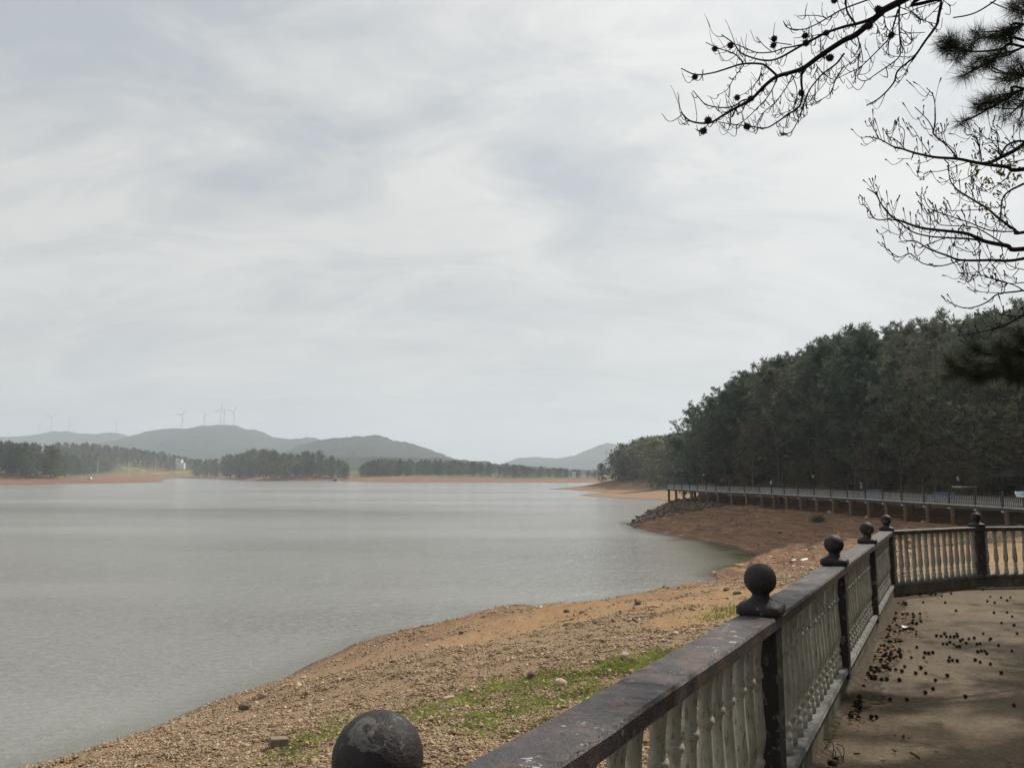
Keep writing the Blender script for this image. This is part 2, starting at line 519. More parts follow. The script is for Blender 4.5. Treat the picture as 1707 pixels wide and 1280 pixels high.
for x, y, pl, L in [(992, 804.6, 3.0, 80), (930, 804.8, 3.0, 80), (880, 803.6, 3.0, 70), (830, 804.4, 3.4, 60), (760, 803.6, 4.2, 55), (700, 804.2, 4.4, 50), (640, 803.6, 4.6, 45),
                    (600, 803.0, 4.5, 40), (560, 801.4, 5, 35), (520, 801.6, 5.6, 28), (480, 801.6, 5.8, 26), (440, 801.2, 6, 26), (408, 800, 6, 30), (380, 799, 7, 40),
                    (330, 797.6, 8.5, 50), (288, 796.8, 8.5, 55), (276, 799, 5, 50), (270, 801.5, 2.6, 40), (262, 804, 2.2, 40), (235, 804.6, 3.5, 45), (200, 805.4, 5.0, 48), (150, 806, 7.0, 50),
                    (100, 806.5, 8.5, 52), (50, 807, 9.5, 52), (0, 807.6, 10, 52), (-60, 808, 10, 52)]:
    g = G(x, y); SH.append((g.x, g.y, pl, L))
SH += [(-470, 430, 9, 50), (-650, 250, 8, 50), (-650, -250, 8, 50), (-200, -300, 6, 40)]
SHP = np.array([s[:2] for s in SH]); SHA = np.array([s[2:] for s in SH])
# small irregularities so no edge is straight
_p, _a = [], []
for i in range(len(SHP)):
    a, b2 = SHP[i], SHP[(i + 1) % len(SHP)]
    L = np.hypot(*(b2 - a)); k = int(min(8, max(1, L // max(1.2, .02 * np.hypot(*a)))))
    for j in range(k):
        t = j / k
        q = a + (b2 - a) * t
        am = min(.05 * L, .012 * np.hypot(*q) if j else 0)
        n = np.array([-(b2 - a)[1], (b2 - a)[0]]) / max(L, 1e-6)
        _p.append(q + n * am * NP.uniform(-1, 1)); _a.append(SHA[i] + (SHA[(i + 1) % len(SHA)] - SHA[i]) * t)
SHP, SHA = np.array(_p), np.array(_a)

# boardwalk line (photo x of the rail top, depth)
BW = [(1110, 122), (1150, 112.5), (1187, 104.6), (1263, 95.7), (1316, 88), (1374, 81.5), (1436, 75), (1506, 68), (1587, 62.0), (1654, 57.5), (1694, 54.6)]
BWP = [Vector(((x - 853.5) / F * d, d)) for x, d in BW] + [Vector((37.6, 50)), Vector((39.5, 44)), Vector((42, 38))]
BWN = np.array([tuple(v) for v in BWP])

# terrace geometry: post places (photo pixel of the ball, depth)
POST = [(630, 1259, 1.30), (1267, 965, 3.75), (1390, 911, 6.25), (1445, 884, 8.85), (1477, 866, 11.7), (1627, 861, 13.0)]
PW = [P(*q) for q in POST]
BALL_H = 1.135                   # ball centre above the floor
_za, _zb = PW[1].z, PW[4].z
SL = (_zb - _za) / (PW[4].y - PW[1].y)


def floor_z(x, y):
    return _za - BALL_H + (y - PW[1].y) * SL


PXY = [v.xy for v in PW]
PXY = [PXY[0] - Vector((1.55, 2.70))] + PXY + [PXY[5] + Vector((2.66, .30)), PXY[5] + Vector((5.2, -.6))]


def seg_dist(x, y, A, B):
    dx, dy = B[0] - A[0], B[1] - A[1]
    t = np.clip(((x - A[0]) * dx + (y - A[1]) * dy) / max(dx * dx + dy * dy, 1e-9), 0, 1)
    return np.hypot(x - A[0] - dx * t, y - A[1] - dy * t), t


def lake_sd(x, y):
    """distance to the shore (negative in the lake) and the shore's plateau height and slope length"""
    best = np.full(x.shape, 1e9); a = np.zeros(x.shape + (2,)); inside = np.zeros(x.shape, bool)
    n = len(SHP)
    for i in range(n):
        A, B = SHP[i], SHP[(i + 1) % n]
        d, t = seg_dist(x, y, A, B)
        m_ = d < best
        best = np.where(m_, d, best)
        at_ = SHA[i] + (SHA[(i + 1) % n] - SHA[i]) * t[..., None]
        a = np.where(m_[..., None], at_, a)
        if A[1] != B[1]:
            c = ((A[1] > y) != (B[1] > y)) & (x < (B[0] - A[0]) * (y - A[1]) / (B[1] - A[1]) + A[0])
            inside ^= c
    return np.where(inside, -best, best), a[..., 0], a[..., 1]


def behind_walk(x, y):
    """signed distance behind the boardwalk line (positive on the hill side)"""
    best = np.full(x.shape, 1e9); side = np.zeros(x.shape)
    for i in range(len(BWN) - 1):
        A, B = BWN[i], BWN[i + 1]
        d, t = seg_dist(x, y, A, B)
        s = (B[0] - A[0]) * (y - A[1]) - (B[1] - A[1]) * (x - A[0])
        m_ = d < best
        best = np.where(m_, d, best); side = np.where(m_, np.sign(s), side)
    return best * side


def gauss(x, y, cx, cy, rx, ry):
    return np.exp(-((x - cx) / rx) ** 2 - ((y - cy) / ry) ** 2)


def terrain(x, y, full=False):
    x = np.asarray(x, float); y = np.asarray(y, float)
    d, pl, L = lake_sd(x, y)
    land = pl * (1 - np.exp(-np.maximum(d, 0) / L))
    z = np.where(d > 0, land, np.maximum(d * .16, -2.2))
    near_ = np.exp(-np.hypot(x, y) / 120)
    rough = (fbm(x * .35, y * .35, 3) - .5) * .55 + (fbm(x * 1.7, y * 1.7, 5) - .5) * .20
    z = z + rough * sstep(0.2, 5, d) * np.where(np.hypot(x, y) < 220, 1, .3)
    # old water lines: low steps down the banks
    bankm = sstep(40, 60, y) * sstep(0.3, 2.5, d) * sstep(230, 160, y)
    z = z + .12 * np.sin(z * 2 * PI / .50 + 2.5 * fbm(x * .08, y * .08, 9)) * bankm
    db = behind_walk(x, y)
    hill = 9.5 * (1 - np.exp(-np.maximum(db - 3.5, 0) / 22)) * sstep(30, 60, y) * sstep(158, 116, y) + 1.2 * sstep(1.5, 4, db) * sstep(30, 50, y) * sstep(150, 120, y)
    z = z + np.where((d > 0) & (x > 20), hill, 0)
    z = z + np.where(d > 0, 9 * gauss(x, y, 104, 335, 52, 60) * sstep(2, 30, d), 0)
    z = z + np.where(d > 0, 26 * gauss(x, y, -700, 1200, 250, 150) * sstep(20, 120, d) + 5 * gauss(x, y, -470, 1090, 120, 60), 0)
    # the bank rises to the foot of the boardwalk columns
    foot = 3.25 + rough * .6 - .275 * np.maximum(-db, 0) 
    foot = np.where((y > 40) & (y < 128) & (x > 12) & (db < 6), foot, -9)
    z = np.where(d > 0, np.maximum(z, np.minimum(foot, d * np.where(y > 100, 1.0, .45))), z)
    ph = z / .46 + 1.3 * fbm(x * .06, y * .06, 9) + .25 * fbm(x * .5, y * .5, 13)
    z = z + np.where(bankm > 0, .085 * (np.abs((ph % 1) - .35) - .3) * 2 * bankm * sstep(.15, .5, z), 0)
    # the ground stays under the terrace
    low = np.where((np.hypot(x - 6, y - 4) < 22), 4.6, 1e3)
    z = np.minimum(z, low)
    if full: return z, d, db
    return z


def ground_hit(px, py, tmax=3000):
    px = np.atleast_1d(np.asarray(px, float)); py = np.atleast_1d(np.asarray(py, float))
    u, v = (px - 853.5) / F, -(py - 640) / F
    r = np.stack([u, CP - v * SP, SP + v * CP], -1)
    ts = np.geomspace(4, tmax, 500)
    out = np.full(px.shape, np.nan); prev = np.full(px.shape, 4.0)
    for t in ts:
        q = r * t
        z = terrain(q[:, 0], q[:, 1])
        hit = np.isnan(out) & (CAMZ + q[:, 2] < np.maximum(z, 0))
        out[hit] = (t + prev[hit]) / 2
        prev[:] = t
        if not np.isnan(out).any(): break
    q = r * np.nan_to_num(out, nan=tmax)[:, None]
    return [Vector((a[0], a[1], float(terrain(a[0:1], a[1:2])[0]))) for a in q]


# polar ground sheet round the viewpoint, out to the horizon
ang = np.concatenate([np.radians(np.linspace(-40, 42, 520)), np.radians(np.linspace(42, 320, 110))[1:-1]])
rad = np.concatenate([np.geomspace(1.2, 38, 170, endpoint=False), np.linspace(38, 128, 210, endpoint=False), np.geomspace(128, 5600, 190)])
A_, R_ = np.meshgrid(ang, rad)
gx, gy = np.sin(A_) * R_, np.cos(A_) * R_
gz, gd, gb = terrain(gx, gy, True)
nr, na = gx.shape
V = np.stack([gx, gy, gz], -1).reshape(-1, 3)
i0 = (np.arange(nr - 1)[:, None] * na + np.arange(na)[None]).ravel()
i1 = (np.arange(nr - 1)[:, None] * na + (np.arange(na) + 1)[None] % na).ravel()
Fc = np.stack([i0, i0 + na, i1 + na, i1], -1)
Fc = np.concatenate([Fc, ]) 
me = np_mesh('ground', V, Fc, True)
far = sstep(150, 260, np.hypot(gx, gy))
redb = np.clip(sstep(44, 66, gy - .55 * gx + 22 + 10 * (fbm(gx * .15, gy * .15, 21) - .5)) + sstep(60, 90, gy), 0, 1)
spit = gauss(gx, gy, 30, 250, 50, 90)
redb = np.clip(redb - spit * .7, 0, 1)
vegh = np.maximum(sstep(18, 26, gd) * sstep(150, 240, np.hypot(gx, gy)) * sstep(.8, 1.0, gz / (np.exp(-far) * 0 + 4.2)) , 0)
vegf = sstep(.74, .88, 1 - np.exp(-np.maximum(gd, 0) / 40)) * far * (1 - sstep(-40, 10, gx) * sstep(470, 420, gy))
vegw = sstep(4, 8, gb) * sstep(30, 45, gy) * (gx > 20) * sstep(150, 138, gy)
vegs = sstep(30, 44, gd) * sstep(280, 310, gy) * (gx > 30) * (gy < 500)
veg = np.clip(np.maximum(np.maximum(vegf, vegw), vegs), 0, 1)
sandn = fbm(gx * .16 + 3, gy * .42, 31, 3)
sand = sstep(.56, .64, sandn) * (1 - far) * sstep(17, 23, gy)
sand = np.maximum(sand, sstep(2.6, .4, gd) * sstep(28, 36, gy) * .8)
sand = np.clip(np.maximum(sand, spit * .22), 0, 1)
at_ = me.color_attributes.new('zone', 'FLOAT_COLOR', 'POINT')
at_.data.foreach_set('color', np.stack([redb, veg, sand, np.ones_like(sand)], -1).astype(np.float32).ravel())
ground = tag(link('ground', me, M['soil']), 'bare stony lake bed and shore falling to the water', kind='structure')

# water sheet (one vertex grid so shallows and the cove's painted wood reflection can be told from the open lake)
wx = np.concatenate([[-2500, -900, -300, -100, -40], np.linspace(-30, 40, 60), [60, 100, 200, 400, 900]])
wy = np.concatenate([[-900, -200, -40], np.linspace(5, 130, 110), [180, 300, 500, 900, 1300]])
X_, Y_ = np.meshgrid(wx, wy)
V = np.stack([X_, Y_, 0 * X_], -1).reshape(-1, 3)
ny, nx = X_.shape
q0 = (np.arange(ny - 1)[:, None] * nx + np.arange(nx - 1)[None]).ravel()
me = np_mesh('water', V, np.stack([q0, q0 + 1, q0 + nx + 1, q0 + nx], -1), True)
sdw = lake_sd(X_, Y_)[0]
shal_reflect = sstep(-13, 0, sdw) * gauss(X_, Y_, 20, 72, 8, 17) + .45 * sstep(-1.8, 0, sdw) * (Y_ < 130)  # cove area for the painted reflection, plus thin shallows along the shore
at_ = me.attributes.new('shallow_reflect', 'FLOAT', 'POINT')
at_.data.foreach_set('value', np.clip(shal_reflect, 0, 1).astype(np.float32).ravel())
tag(link('water', me, M['water']), 'grey rippled lake water', kind='structure')

# ------------------------------------------------------------------ far hills (real relief, several kilometres off)
def ridge(pts, dist, front, back, seed, label, base=6.0, tooth=3.5, nu=220, nv=40):
    px = np.array([p_[0] for p_ in pts], float); py = np.array([p_[1] for p_ in pts], float)
    u = np.linspace(px[0], px[-1], nu)
    prof = np.interp(u, px, py)
    k = np.ones(7) / 7
    prof = np.convolve(np.pad(prof, 3, 'edge'), k, 'valid') * .6 + prof * .4
    X = (u - 853.5) / F * dist
    zr = np.array([P(a, c, dist).z for a, c in zip(u, prof)])
    v = np.concatenate([np.linspace(-1, 0, nv), np.linspace(0, 1, 12)[1:]])
    VV, XX = np.meshgrid(v, X, indexing='ij')
    ZR = np.broadcast_to(zr, VV.shape)
    YY = dist + np.where(VV < 0, VV * front, VV * back)
    spur = fbm(XX / 260 + seed, YY / 560, seed, 4)
    f = np.where(VV < 0, (1 + VV) ** (1.0 + .7 * spur), (1 - VV) ** 1.3)
    Z = base + (ZR - base) * f
    Z = Z + (ZR - base) * (spur - .5) * .7 * np.sin(np.clip(1 + VV, 0, 1) * PI)
    Z = np.minimum(Z, ZR + 1)
    Z = Z + tooth * (fbm(XX / 14, YY / 14, seed + 5, 3) - .5) * 2 * (f > .02)
    # real ground drops away at both ends
    X2 = XX * (YY / dist) * .35 + XX * .65
    VV_ = np.stack([X2, YY, Z], -1).reshape(-1, 3)
    a, b_ = VV.shape
    q = (np.arange(a - 1)[:, None] * b_ + np.arange(b_ - 1)[None]).ravel()
    me_ = np_mesh('hill', VV_, np.stack([q, q + 1, q + b_ + 1, q + b_], -1), True)
    return tag(link('hill', me_, M['hill']), label, kind='structure')


ridge([(-260, 735), (-160, 722), (-60, 728), (0, 728), (30, 727), (60, 725), (85, 718.5), (112, 719), (130, 722), (150, 723), (165, 723), (180, 720.5), (195, 720.5), (210, 725), (240, 738), (290, 760), (340, 782)],
      3850, 950, 560, 3, 'low blue ridge at the far left under the faintest wind turbines')
ridge([(150, 760), (185, 737), (220, 726), (255, 716.5), (285, 714), (310, 715), (335, 709.5), (365, 708), (390, 708), (400, 712), (410, 717), (425, 715), (440, 721), (455, 729), (480, 732), (505, 730), (520, 728.5), (540, 735), (580, 758), (620, 780)],
      3000, 1060, 560, 7, 'long blue hill carrying the row of wind turbines')
ridge([(430, 782), (470, 757), (500, 743), (530, 735), (555, 729.5), (590, 728), (610, 727), (625, 724.5), (640, 728), (655, 734), (680, 738), (705, 745), (730, 754), (750, 762), (768, 768), (800, 781)],
      2100, 700, 450, 12, 'rounded grey blue hill right of the turbine hill', tooth=4.5)
ridge([(800, 783), (840, 772), (865, 763), (885, 762), (905, 762.5), (925, 764), (940, 762.5), (955, 760), (970, 753), (985, 747), (1000, 741), (1015, 738), (1030, 742), (1060, 755), (1110, 768), (1180, 785)],
      3500, 950, 560, 18, 'pale peaked hill beyond the head of the lake')
ridge([(480, 786), (520, 770), (570, 763.5), (630, 762.5), (690, 763), (740, 764), (790, 769), (850, 776), (920, 781), (1000, 786)], 1330, 260, 200, 25,
      'low tree covered rise behind the far shore woods', tooth=4.5)

# ------------------------------------------------------------------ trees
def tufts(cent, dirs, size, n, w, rng, up=.15, droop=0.0):
    """bursts of n thin triangles at each centre -> (k,3,3)"""
    k = len(cent)
    c = np.repeat(cent, n, 0); dr = np.repeat(dirs, n, 0)
    v = rng.normal(size=(k * n, 3)); v /= np.linalg.norm(v, axis=1)[:, None]
    v = v + dr * .7 + np.array([0, 0, up - droop]); v /= np.linalg.norm(v, axis=1)[:, None]
    s = np.repeat(size, n)[:, None] * rng.uniform(.7, 1.25, (k * n, 1))
    q = np.cross(v, rng.normal(size=(k * n, 3))); q /= np.linalg.norm(q, axis=1)[:, None] + 1e-9
    hw = np.repeat(w, n)[:, None] if not np.isscalar(w) else w
    base = c + v * s * .08
    return np.stack([base - q * hw, base + q * hw, c + v * s], 1)


def quads(cent, size, rng, n=1):
    """leaf-sized diamonds as two triangles each"""
    c = np.repeat(cent, n, 0) + rng.normal(size=(len(cent) * n, 3)) * np.repeat(size, n)[:, None] * .9
    k = len(c)
    a = rng.normal(size=(k, 3)); a /= np.linalg.norm(a, axis=1)[:, None]
    b_ = np.cross(a, rng.normal(size=(k, 3))); b_ /= np.linalg.norm(b_, axis=1)[:, None] + 1e-9
    s = np.repeat(size, n)[:, None] * rng.uniform(.6, 1.2, (k, 1))
    p0, p1, p2, p3 = c - a * s, c + b_ * s * .55, c + a * s, c - b_ * s * .55
    return np.concatenate([np.stack([p0, p1, p2], 1), np.stack([p0, p2, p3], 1)])


def tree_proto(seed, kind='pine', h=13.0, limbs=34, per=26, mats=('bark', 'pine'), coarse=1.0, low=None, spread=1.0):
    """returns (trunk mesh, crown mesh): a tapered trunk with limbs, and a crown of needle bursts or leaf clumps"""
    rg = np.random.default_rng(seed); rr = random.Random(seed)
    tb = MB()
    bend = Vector((rr.uniform(-.5, .5), rr.uniform(-.5, .5), 0)) * (h / 13)
    tr = lambda t: Vector((0, 0, h * t)) + bend * (t * t) + Vector((math.sin(t * 7 + seed), math.cos(t * 6 + seed * 2), 0)) * .12
    tb.tube([tr(t) for t in (-.03, .03, .2, .4, .6, .8, .97)], [r * h / 13 for r in (.24, .19, .16, .13, .09, .05, .015)], 7)
    cs, ds, sz = [], [], []
    lo = low if low is not None else (.22 if kind == 'pine' else .20)
    for i in range(limbs):
        t = lo + (1 - lo) * ((i + rr.random()) / limbs) ** (.85)
        a = i * 2.4 + rr.uniform(-.5, .5)
        f = (t - lo) / (1 - lo)
        if kind == 'pine':
            L = h * (.10 + .21 * math.sin(min(1, f * 1.05 + .12) * PI) ** .7) * rr.uniform(.65, 1.2)
            el = -.05 + .85 * f * rr.uniform(.6, 1.2)
        else:
            L = h * (.12 + .24 * math.sin(min(1, f + .1) * PI) ** .6) * rr.uniform(.7, 1.15)
            el = .25 + .75 * f
        d = Vector((math.cos(a) * math.cos(el), math.sin(a) * math.cos(el), math.sin(el)))
        o = tr(t)
        pts = [o, o + d * L * .4 + Vector((0, 0, -.02 * L)), o + d * L * .75, o + d * L + Vector((0, 0, .12 * L))]
        tb.tube(pts, [.055 * (1.2 - t), .04 * (1.2 - t), .028 * (1.2 - t), .01], 4)
        for j in range(per):
            s = rr.random() ** .6
            k = min(2, int(s * 3)); q = pts[k].lerp(pts[k + 1], s * 3 - k)
            sp = L * (.17 if kind == 'pine' else .26) * spread
            q = q + Vector((rr.gauss(0, sp), rr.gauss(0, sp), rr.gauss(0, sp * .55) + .05 * L))
            cs.append(q); ds.append(d * .6 + Vector((0, 0, .5))); sz.append(rr.uniform(.30, .52) * coarse)
    for j in range(int(per * 1.5)):       # leader
        cs.append(tr(rr.uniform(.88, 1.03)) + Vector((rr.gauss(0, .22), rr.gauss(0, .22), rr.gauss(0, .1)))); ds.append(Vector((0, 0, 1))); sz.append(rr.uniform(.25, .4) * coarse)
    cs = np.array([tuple(c_) for c_ in cs]); ds = np.array([tuple(c_) for c_ in ds]); sz = np.array(sz)
    if kind == 'pine':
        T = np.concatenate([tufts(cs, ds, sz, 9, .038 * coarse, rg, .2), quads(cs[::2], sz[::2] * .22, rg, 4)])
    else:
        T = quads(cs, sz * .42, rg, 5)
    tm = bpy.data.meshes.new('trunk'); tm.from_pydata(tb.v, [], tb.f); tm.update()
    tm.materials.append(M[mats[0]])
    cm = tri_mesh('crown', T); cm.materials.append(M[mats[1]])
    return tm, cm, h


PINES = [tree_proto(100 + i, 'pine', 13, 34, 26) for i in range(5)]
OAKS = [tree_proto(200 + i, 'oak', 10, 26, 24, ('palebark', 'oak')) for i in range(3)]
FPINES = [tree_proto(300 + i, 'pine', 13, 26, 14, ('bark', 'farpine'), 1.7, .05) for i in range(4)]
LPINES = [tree_proto(340 + i, 'pine', 12, 40, 26, low=.06) for i in range(3)]
FOAKS = [tree_proto(400 + i, 'oak', 11, 24, 15, ('palebark', 'faroak'), 1.9, .05) for i in range(3)]


def place_tree(pr, x, y, h, label, group, cat='tree', name='pine_tree', z=None, wide=1.0):
    if z is None: z = float(terrain(np.array([x]), np.array([y]))[0])
    r = empty(name, (x, y, z - .15), R.uniform(0, 6.28))
    s = h / pr[2]
    r.scale = (s * wide, s * wide, s)
    link('trunk', pr[0], None, r); link('crown', pr[1], None, r)
    return tag(r, label, cat, group)


def scatter(n, xr, yr, sep, ok, seed):
    """random places at least sep apart; ok(x, y, z, shore distance, distance behind the walk) -> mask, sep -> array"""
    rg = np.random.default_rng(seed)
    x, y = rg.uniform(*xr, n), rg.uniform(*yr, n)
    z, sd, db = terrain(x, y, True)
    m_ = ok(x, y, z, sd, db); x, y, z, db = x[m_], y[m_], z[m_], db[m_]
    sp = sep(x, y, db); out = []
    kx, ky = [], []
    for i in range(len(x)):
        if kx and (((np.array(kx) - x[i]) ** 2 + (np.array(ky) - y[i]) ** 2) < sp[i] ** 2).any(): continue
        kx.append(x[i]); ky.append(y[i]); out.append((float(x[i]), float(y[i]), float(z[i]), float(db[i])))
    return out


def px_of(x, y, z):
    yc = y * CP + (z - CAMZ) * SP; zc = -y * SP + (z - CAMZ) * CP
    return 853.5 + F * x / yc, 640 - F * zc / yc


SILX = [1050, 1122, 1130, 1140, 1150, 1200, 1240, 1290, 1350, 1400, 1450, 1500, 1560, 1620, 1660, 1707, 1900]
SILY = [800, 775, 715, 690, 680, 660, 628, 604, 580, 562, 550, 543, 541, 540, 528, 512, 470]


def top_h(x, y, z, sx, sy, slack=0.0):
    """tree height that just reaches the measured skyline"""
    px = px_of(x, y, z)[0]
    ty = np.interp(px, sx, sy) + slack + 5
    d = y * CP
    return P(px, ty, math.hypot(y, 0)).z - z


# hill wood behind the boardwalk
def okh(x, y, z, sd, db):
    px = px_of(x, y, 8)[0]
    return (db > 3.6) & (db < 46) & (y < 140) & (y > 40) & (px > 1119) & (px < 1850) & (sd > 4)


hs = scatter(7000, (18, 110), (38, 140), lambda x, y, db: np.where(db < 12, 2.9, 3.9), okh, 5)
GH = 'trees of the wood on the hill behind the boardwalk'
for x, y, z, b_ in hs:
    hmax = top_h(x, y, z, SILX, SILY, R.uniform(-4, 9) if R.random() < .75 else R.uniform(0, 26))
    oak = R.random() < (.20 if b_ < 14 else .08)
    h = min(hmax, R.uniform(7, 11) if oak else R.uniform(13, 18))
    if h < 2.6: continue
    front = b_ < 9
    if oak:
        place_tree(R.choice(OAKS), x, y, h, 'brownish broadleaf tree among the pines of the hill wood behind the boardwalk', GH, name='broadleaf_tree', z=z)
    else:
        place_tree(R.choice(LPINES if (5.5 < b_ < 13 and R.random() < .6) or (y > 112 and b_ > 5.5) else PINES), x, y, h, 'dark pine at the front edge of the hill wood, rising right behind the boardwalk' if front else
                   'dark pine higher up in the hill wood above the boardwalk', GH, name='pine_tree', z=z, wide=R.uniform(.8, 1.1) * (1 if h > 8 else 1.4))
# the pine that leans out over the boardwalk's far end
d_ = 121.0
r = place_tree(PINES[1], (1152 - 853.5) / F * d_, d_, 9.5, 'pine leaning out to the left over the far end of the boardwalk', GH, name='pine_tree', wide=1.1)
r.rotation_euler = (-.05, -.25, .4)
# shrubs along the foot of the wood
sx_, sy_ = [], []
for i in range(90):
    k = R.uniform(0, len(BWP) - 1.01); a = BWP[int(k)]; b_ = BWP[int(k) + 1]
    q = a.lerp(b_, k % 1); d_ = (b_ - a).normalized()
    q = q + Vector((-d_.y, d_.x)) * R.uniform(4.2, 9.5)
    if q.y > 40: sx_.append(q.x); sy_.append(q.y)
for x, y, z in zip(sx_, sy_, terrain(np.array(sx_), np.array(sy_))):
    place_tree(R.choice(OAKS), x, y, R.uniform(2.4, 5.2), 'dark shrub under the pines at the back of the boardwalk', 'shrubs along the back of the boardwalk', 'shrub', 'shrub', z=float(z), wide=1.6)

# wooded headland beyond the boardwalk
HX = [985, 992, 1000, 1020, 1035, 1045, 1060, 1080, 1100, 1120, 1150, 1300]; HY = [803, 785, 770, 752, 740, 733, 728, 722, 718, 717, 716, 700]


def okd(x, y, z, sd, db):
    px = px_of(x, y, 5)[0]
    return (sd > 22) & (px > 995) & (px < 1190)


for x, y, z, _ in scatter(3500, (30, 150), (262, 410), lambda x, y, db: np.full(x.shape, 5.0), okd, 8):
    h = min(R.uniform(11, 17), top_h(x, y, z, HX, HY, R.uniform(0, 8)))
    if h < 3: continue
    oak = R.random() < .5
    place_tree(R.choice(FOAKS if oak else FPINES), x, y, h,
               'hazy yellow green broadleaf tree on the small headland beyond the boardwalk' if oak else 'hazy dark pine on the small headland beyond the boardwalk',
               'trees of the wooded headland', name='broadleaf_tree' if oak else 'pine_tree', z=z, wide=1.15)

# left bank and peninsula
def band(n, x0, x1, d0, d1, sx, sy, label_p, label_o, group, seed, oakp=.3, hr=(11, 19), stuff=None, low=.55, shore=8):
    rr = random.Random(seed)
    rg = np.random.default_rng(seed)
    px = rg.uniform(x0, x1, n * 14); d = rg.uniform(d0, d1, n * 14)
    x, y = (px - 853.5) / F * d, d
    z, sd, _ = terrain(x, y, True)
    got = []
    for i in np.nonzero(sd > shore)[0]:
        if len(got) >= n: break
        if any((x[i] - a) ** 2 + (y[i] - b_) ** 2 < (.0068 * d[i]) ** 2 or (abs(px[i] - 304) < 10 and d[i] < 1075) for a, b_ in got): continue
        got.append((x[i], y[i]))
        hm = P(px[i], np.interp(px[i], sx, sy) + rr.uniform(0, 6), d[i]).z - z[i]
        h = min(hm, rr.uniform(*hr) if rr.random() < low else 40)
        if h < 2.5: continue
        oak = rr.random() < oakp
        if stuff is None:
            place_tree(rr.choice(FOAKS if oak else FPINES), float(x[i]), float(y[i]), h, label_o if oak else label_p, group, name='broadleaf_tree' if oak else 'pine_tree', z=float(z[i]), wide=rr.uniform(.7, 1.0) if h > 8 else 1.3)
        else:
            stuff.append((rr.choice((0, 1, 2)), oak, x[i], y[i], z[i], h, rr.uniform(0, 6.28)))


PEN = ('dark pine on the wooded point left of the floating hut', 'olive broadleaf tree on the wooded point left of the floating hut', 'trees of the wooded point')
PENX = [340, 360, 380, 400, 430, 455, 475, 500, 520, 540, 560, 575, 583]; PENY = [767, 761, 758, 757, 751, 752, 758, 760, 751, 756, 764, 768, 778]
band(46, -45, 104, 505, 550, [-60, 0, 40, 80, 100, 106], [737, 738, 741, 741, 750, 768], 'dark pine in the tall clump at the far left of the lake shore', 'olive broadleaf tree in the tall clump at the far left of the lake shore',
     'trees of the far left clump', 31, .35, (12, 20), shore=20)
band(46, 436, 582, 655, 720, PENX, PENY, *PEN, 32, .45, (10, 20))
band(34, 348, 450, 775, 860, PENX, PENY, *PEN, 34, .45, (12, 20))
band(34, 326, 402, 905, 1000, [320, 345, 380, 402], [772, 765, 759, 758], *PEN, 38, .45, (9, 16))
ST = []
band(190, 92, 350, 1085, 1230, [80, 105, 150, 200, 250, 270, 300, 350], [740, 738, 739, 744, 750, 753, 759, 768], '', '', '', 33, .35, (8, 18), ST, .6)
band(110, 88, 200, 760, 1080, [80, 150, 196], [752, 756, 764], '', '', '', 39, .4, (9, 17), ST, .8, shore=75)
band(70, 200, 350, 1052, 1095, [200, 350], [762, 770], '', '', '', 40, .5, (4, 9), ST, 1.0)
band(50, 306, 420, 1085, 1180, [300, 420], [764, 766], '', '', '', 35, .4, (10, 16), ST, .6)
ST2 = []
band(64, 603, 690, 700, 790, [595, 612, 640, 680, 700], [778, 768, 765, 766, 768], '', '', '', 36, .2, (9, 17), ST2, .4)
band(230, 676, 992, 690, 900, [670, 690, 720, 770, 800, 850, 900, 950, 990], [778, 767, 765, 769, 770, 773, 778, 781, 784], '', '', '', 37, .25, (7, 15), ST2, .6)


def wood(lst, name, label):
    for oak, mat, sub in ((False, 'farpine', FPINES), (True, 'faroak', FOAKS)):
        arr = []
        for k, o_, x, y, z, h, a in lst:
            if o_ != oak: continue
            pr = sub[k]; me_ = pr[1]
            v = np.empty(len(me_.vertices) * 3, np.float32); me_.vertices.foreach_get('co', v); v = v.reshape(-1, 3)
            s = h / pr[2]; c_, s_ = math.cos(a), math.sin(a)
            w = np.stack([(v[:, 0] * c_ - v[:, 1] * s_) * s, (v[:, 0] * s_ + v[:, 1] * c_) * s, v[:, 2] * s], -1) + np.array([x, y, z - .3])
            arr.append(w.reshape(-1, 3, 3))
        if arr:
            tag(link(name, tri_mesh(name, np.concatenate(arr)), M[mat]), label % ('olive broadleaf trees' if oak else 'dark pines'), kind='stuff')


wood(ST, 'woodland', 'distant mass of %s behind the yellow fields and white house')
wood(ST2, 'woodland', 'distant hazy belt of %s along the far shore in the centre')
# ------------------------------------------------------------------ terrace and balustrade
PXY = PXY[:8]


def v3(p_, h=0.0):
    return Vector((p_.x, p_.y, floor_z(p_.x, p_.y) + h))


edge = [v3(p_) for p_ in [PXY[0] + (PXY[0] - PXY[1]) * 2.6] + PXY] + [v3(Vector(q)) for q in ((30, 13.0), (30, -13), (6, -13))]
mb = MB()
n = len(edge)
mb.add([tuple(e) for e in edge] + [(e.x, e.y, 1.5) for e in edge],
       [tuple(range(n))[::-1], tuple(range(n, 2 * n))] + [(i, (i + 1) % n, n + (i + 1) % n, n + i) for i in range(n)])
tag(mb.build('terrace', M['terrace']), 'worn concrete terrace floor inside the balustrade', kind='structure')

bal = tag(empty('balustrade', v3(PXY[2])), 'weathered concrete balustrade with dark peeling handrail and ball topped posts along the terrace edge', 'balustrade')
BO = bal.location.copy()


def bpath(h):
    return [v3(p_, h) - BO for p_ in PXY]


